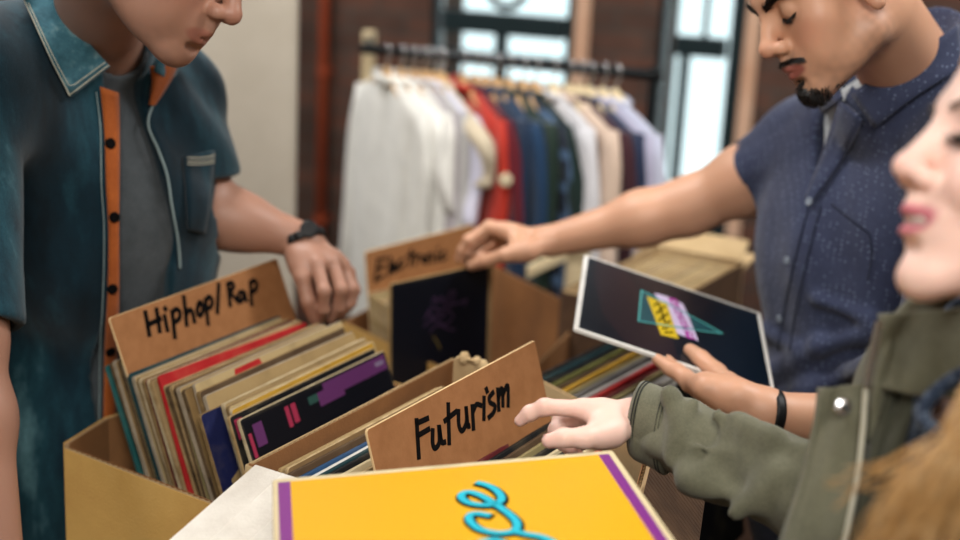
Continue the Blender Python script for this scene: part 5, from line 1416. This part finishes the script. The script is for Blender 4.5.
# cuff, placket, collar, zip, snap
cr = []
cuff = empty('cuff_origin', (0, 0, 0)); bpy.data.objects.remove(cuff)
up_ = unit(np.cross(ax, _F))
slv = unit(Re-Rw)
def cuffring(name, t0, t1, r0, r1, th, mat, par):
    a_ = up_; b_ = np.cross(ax, a_); rows = []
    for s_ in np.linspace(0, 2*math.pi, 44):
        rows.append([Rw+slv*(t0+(t1-t0)*t)+(r0+(r1-r0)*t)*(math.cos(s_)*a_+.94*math.sin(s_)*b_)*(1+.03*math.sin(3*s_+t)) for t in np.linspace(0, 1, 6)])
    m = MB(); m.sheet(rows, th); return m.build(name, mat, par, True)
ck = cuffring('cuff', 0, .040, .0362, .0385, .005, MT['olive'], wm)
for o_ in (.003, .0065, .033, .0368): cuffring('cuff_stitching', o_, o_+.0011, .0392+.05*o_, .0392+.05*o_, .0011, MT['stitch_dark'], ck)
def sheet_px(name, left, right, mat, par, th=.004, n=18, cols=8, wave=0, wf=3.):
    Lc = crom([at(*p) for p in left], 8); Rc = crom([at(*p) for p in right], 8); rows = []
    for i in range(n):
        a = Lc[int(round(i*(len(Lc)-1)/(n-1)))]; b = Rc[int(round(i*(len(Rc)-1)/(n-1)))]
        rows.append([a+(b-a)*t-_F*(wave*math.sin(wf*math.pi*t+i*.25)+wave*.6*math.sin(i*.5+5*t)) for t in np.linspace(0, 1, cols)])
    m = MB(); m.sheet(rows, th); return m.build(name, mat, par, True), np.array(rows)
pf, PP = sheet_px('jacket_placket', [(819, 389, 1.10), (812, 430, 1.09), (801, 480, 1.08), (780, 548, 1.07)], [(867, 384, 1.06), (863, 430, 1.05), (857, 480, 1.04), (844, 548, 1.03)], MT['olive'], wm, .005, 24, 10, .0025)
m = MB(); 
m.tube([PP[i, 1]*.8+PP[i, 0]*.2-_F*.0036 for i in range(len(PP))], .0009, 5); m.tube([PP[i, 2]*.8+PP[i, 3]*.2-_F*.0036 for i in range(len(PP))], .0009, 5); m.build('placket_stitching', MT['stitch_olive'], pf, True)
sheet_px('jacket_facing', [(866, 386, 1.065), (864, 430, 1.055), (858, 480, 1.045), (846, 548, 1.035)], [(925, 378, 1.04), (905, 440, 1.03), (892, 490, 1.02), (875, 548, 1.01)], MT['olive_dark'], wm, .004, 20, 12, .004, 5)
jc, PJ = sheet_px('jacket_collar', [(880, 316, 1.07), (875, 350, 1.06), (868, 388, 1.055)], [(985, 306, 1.0), (985, 350, .985), (985, 402, .985)], MT['olive'], wm, .006, 16, 14, .004, 4)
m = MB(); zp = crom([at(878, 322, 1.050), at(872, 352, 1.042), at(866, 390, 1.04), at(863, 430, 1.038), at(857, 480, 1.03), at(844, 545, 1.02)], 10)
m.tube(zp, .0021, 6); m.build('zip_tape', MT['stitch_pale'], wm, True)
m = MB()
for i in range(0, 22):
    p = at(878-i*.55, 322+i*3., 1.046-.0005*i); m.cbox(p-_F*.002, _R*.0062, _U*.0016, _F*.003)
m.build('zip_teeth', MT['steel'], wm)
m = MB(); sp = at(843, 407, 1.062); m.disc(sp, -_F+_U*.1, .0072, .003, 24, dome=.001); m.build('snap_button', MT['steel'], pf, True)
m = MB(); m.disc(sp-_F*.0022, -_F+_U*.1, .0022, .002, 14); m.build('snap_button', MT['black_metal'], pf, True)
# hair
F = Field(); F.ell(HW.W(-.014, 0, .058), np.array([.106, .088, .086])*.96, HW.B, .01)
F.plane(HW.W(.062, 0, .055), HW.f*.85-HW.u*.5, .01)
F.cone(HW.W(-.06, 0, 0), HW.W(-.08, 0, -.18), .075, .05, .03)
F.cone(HW.W(-.02, -.07, -.0), HW.W(-.045, -.085, -.2), .03, .03, .03); F.cone(HW.W(-.02, .07, -.0), HW.W(-.03, .09, -.14), .03, .03, .03)
F.disp.append(lambda P: .0025*wob(P, 220)); build_field('hair', F, .0055, MT['hair_blond'], wm)
rg = np.random.default_rng(11); paths = []
for i in range(520):
    t = rg.uniform(0, 1)**.8; u_ = rg.normal()*.5
    x0, y0 = 1030+rg.normal()*12, 250+rg.normal()*25
    xe = 828+t*250; ye = 585+rg.normal()*14
    xm, ym = 955+t*95+rg.normal()*7, 425+t*25+rg.normal()*9
    d = .83-.05*t+rg.normal()*.018
    P4 = [at(x0, y0, d+.03), at((x0+xm)/2+22+8*u_, (y0+ym)/2-5, d+.01), at(xm, ym, d), at((xm+xe)/2+9*math.sin(i), (ym+ye)/2-14+6*u_, d+.005), at(xe, ye, d+.015)]
    paths.append(crom(P4, 5))
for i in range(10):                                             # loose strands
    x0 = 900+rg.normal()*18; y0 = 470+rg.normal()*12
    paths.append(crom([at(x0+50, y0-35, .83), at(x0, y0-8, .84), at(x0-30, y0+4+6*rg.normal(), .85), at(x0-62, y0+12+10*rg.normal(), .86)], 5))
strands('hair_lock', paths, .0011, MT['hair_blond'], wm)
F = Field()
for t in (.25, .45, .65, .85, 1.0):
    F.cone(at(955+t*95, 430+t*25, .85-.04*t), at(845+t*240, 590, .86-.04*t), .016, .018, .02)
    F.cone(at(1030, 260, .88), at(955+t*95, 430+t*25, .85-.04*t), .018, .016, .02)
F.disp.append(lambda P: .002*wob(P, 260)); build_field('hair_lock', F, .005, MT['hair_blond'], wm)
legs(wm, J, MT['jeans'], [np.array([J['pelvis'][0]+.06, J['pelvis'][1]-.1, 0]), np.array([J['pelvis'][0]-.05, J['pelvis'][1]+.1, 0])])
# ------------------------------------------------------------------ light
wd = bpy.data.worlds.new('world'); SC.world = wd; wd.use_nodes = True
wt = wd.node_tree; bg = wt.nodes['Background']
bg.inputs['Color'].default_value = (.86, .97, 1.0, 1); bg.inputs['Strength'].default_value = 1.8
def area(name, loc, target, size, power, col, sy=None):
    l = bpy.data.lights.new(name, 'AREA'); l.energy = power; l.color = col; l.size = size
    if sy: l.shape = 'RECTANGLE'; l.size_y = sy
    o = bpy.data.objects.new(name, l); COL.objects.link(o); o.location = loc
    d = Vector(target)-Vector(loc); o.rotation_euler = d.to_track_quat('-Z', 'Y').to_euler(); return o
area('ceiling_lamp', (.1, -.6, 2.75), (.15, 1.6, .9), 1.0, 58, (1, .96, .9))  # unseen light added overhead, aimed to brighten the tan box and foreground
area('ceiling_lamp', (1.6, 1.9, 3.02), (.8, 2.0, 1.0), .9, 62, (1, .98, .95))  # unseen light added to brighten the right man's arm
area('ceiling_lamp', (-.7, 2.3, 3.05), (.1, 3.3, 1.0), 1.0, 75, (1, .98, .96))  # unseen light added to brighten the clothes on the rail
area('window_light', (-1.15, 3.55, 2.6), (.05, 3.2, 1.0), .9, 36, (1, .99, .98))  # unseen fill added for the left faces of the white shirts
area('window_light', (-3.6, -.6, 1.9), (-.3, 1.3, 1.0), 1.4, 18, (1, .97, .93))  # unseen fill added from the left, where the wall has no window
vs = SC.view_settings; vs.view_transform = 'Standard'; vs.look = 'None'; vs.gamma = 1; vs.use_curve_mapping = False; vs.exposure = -.1
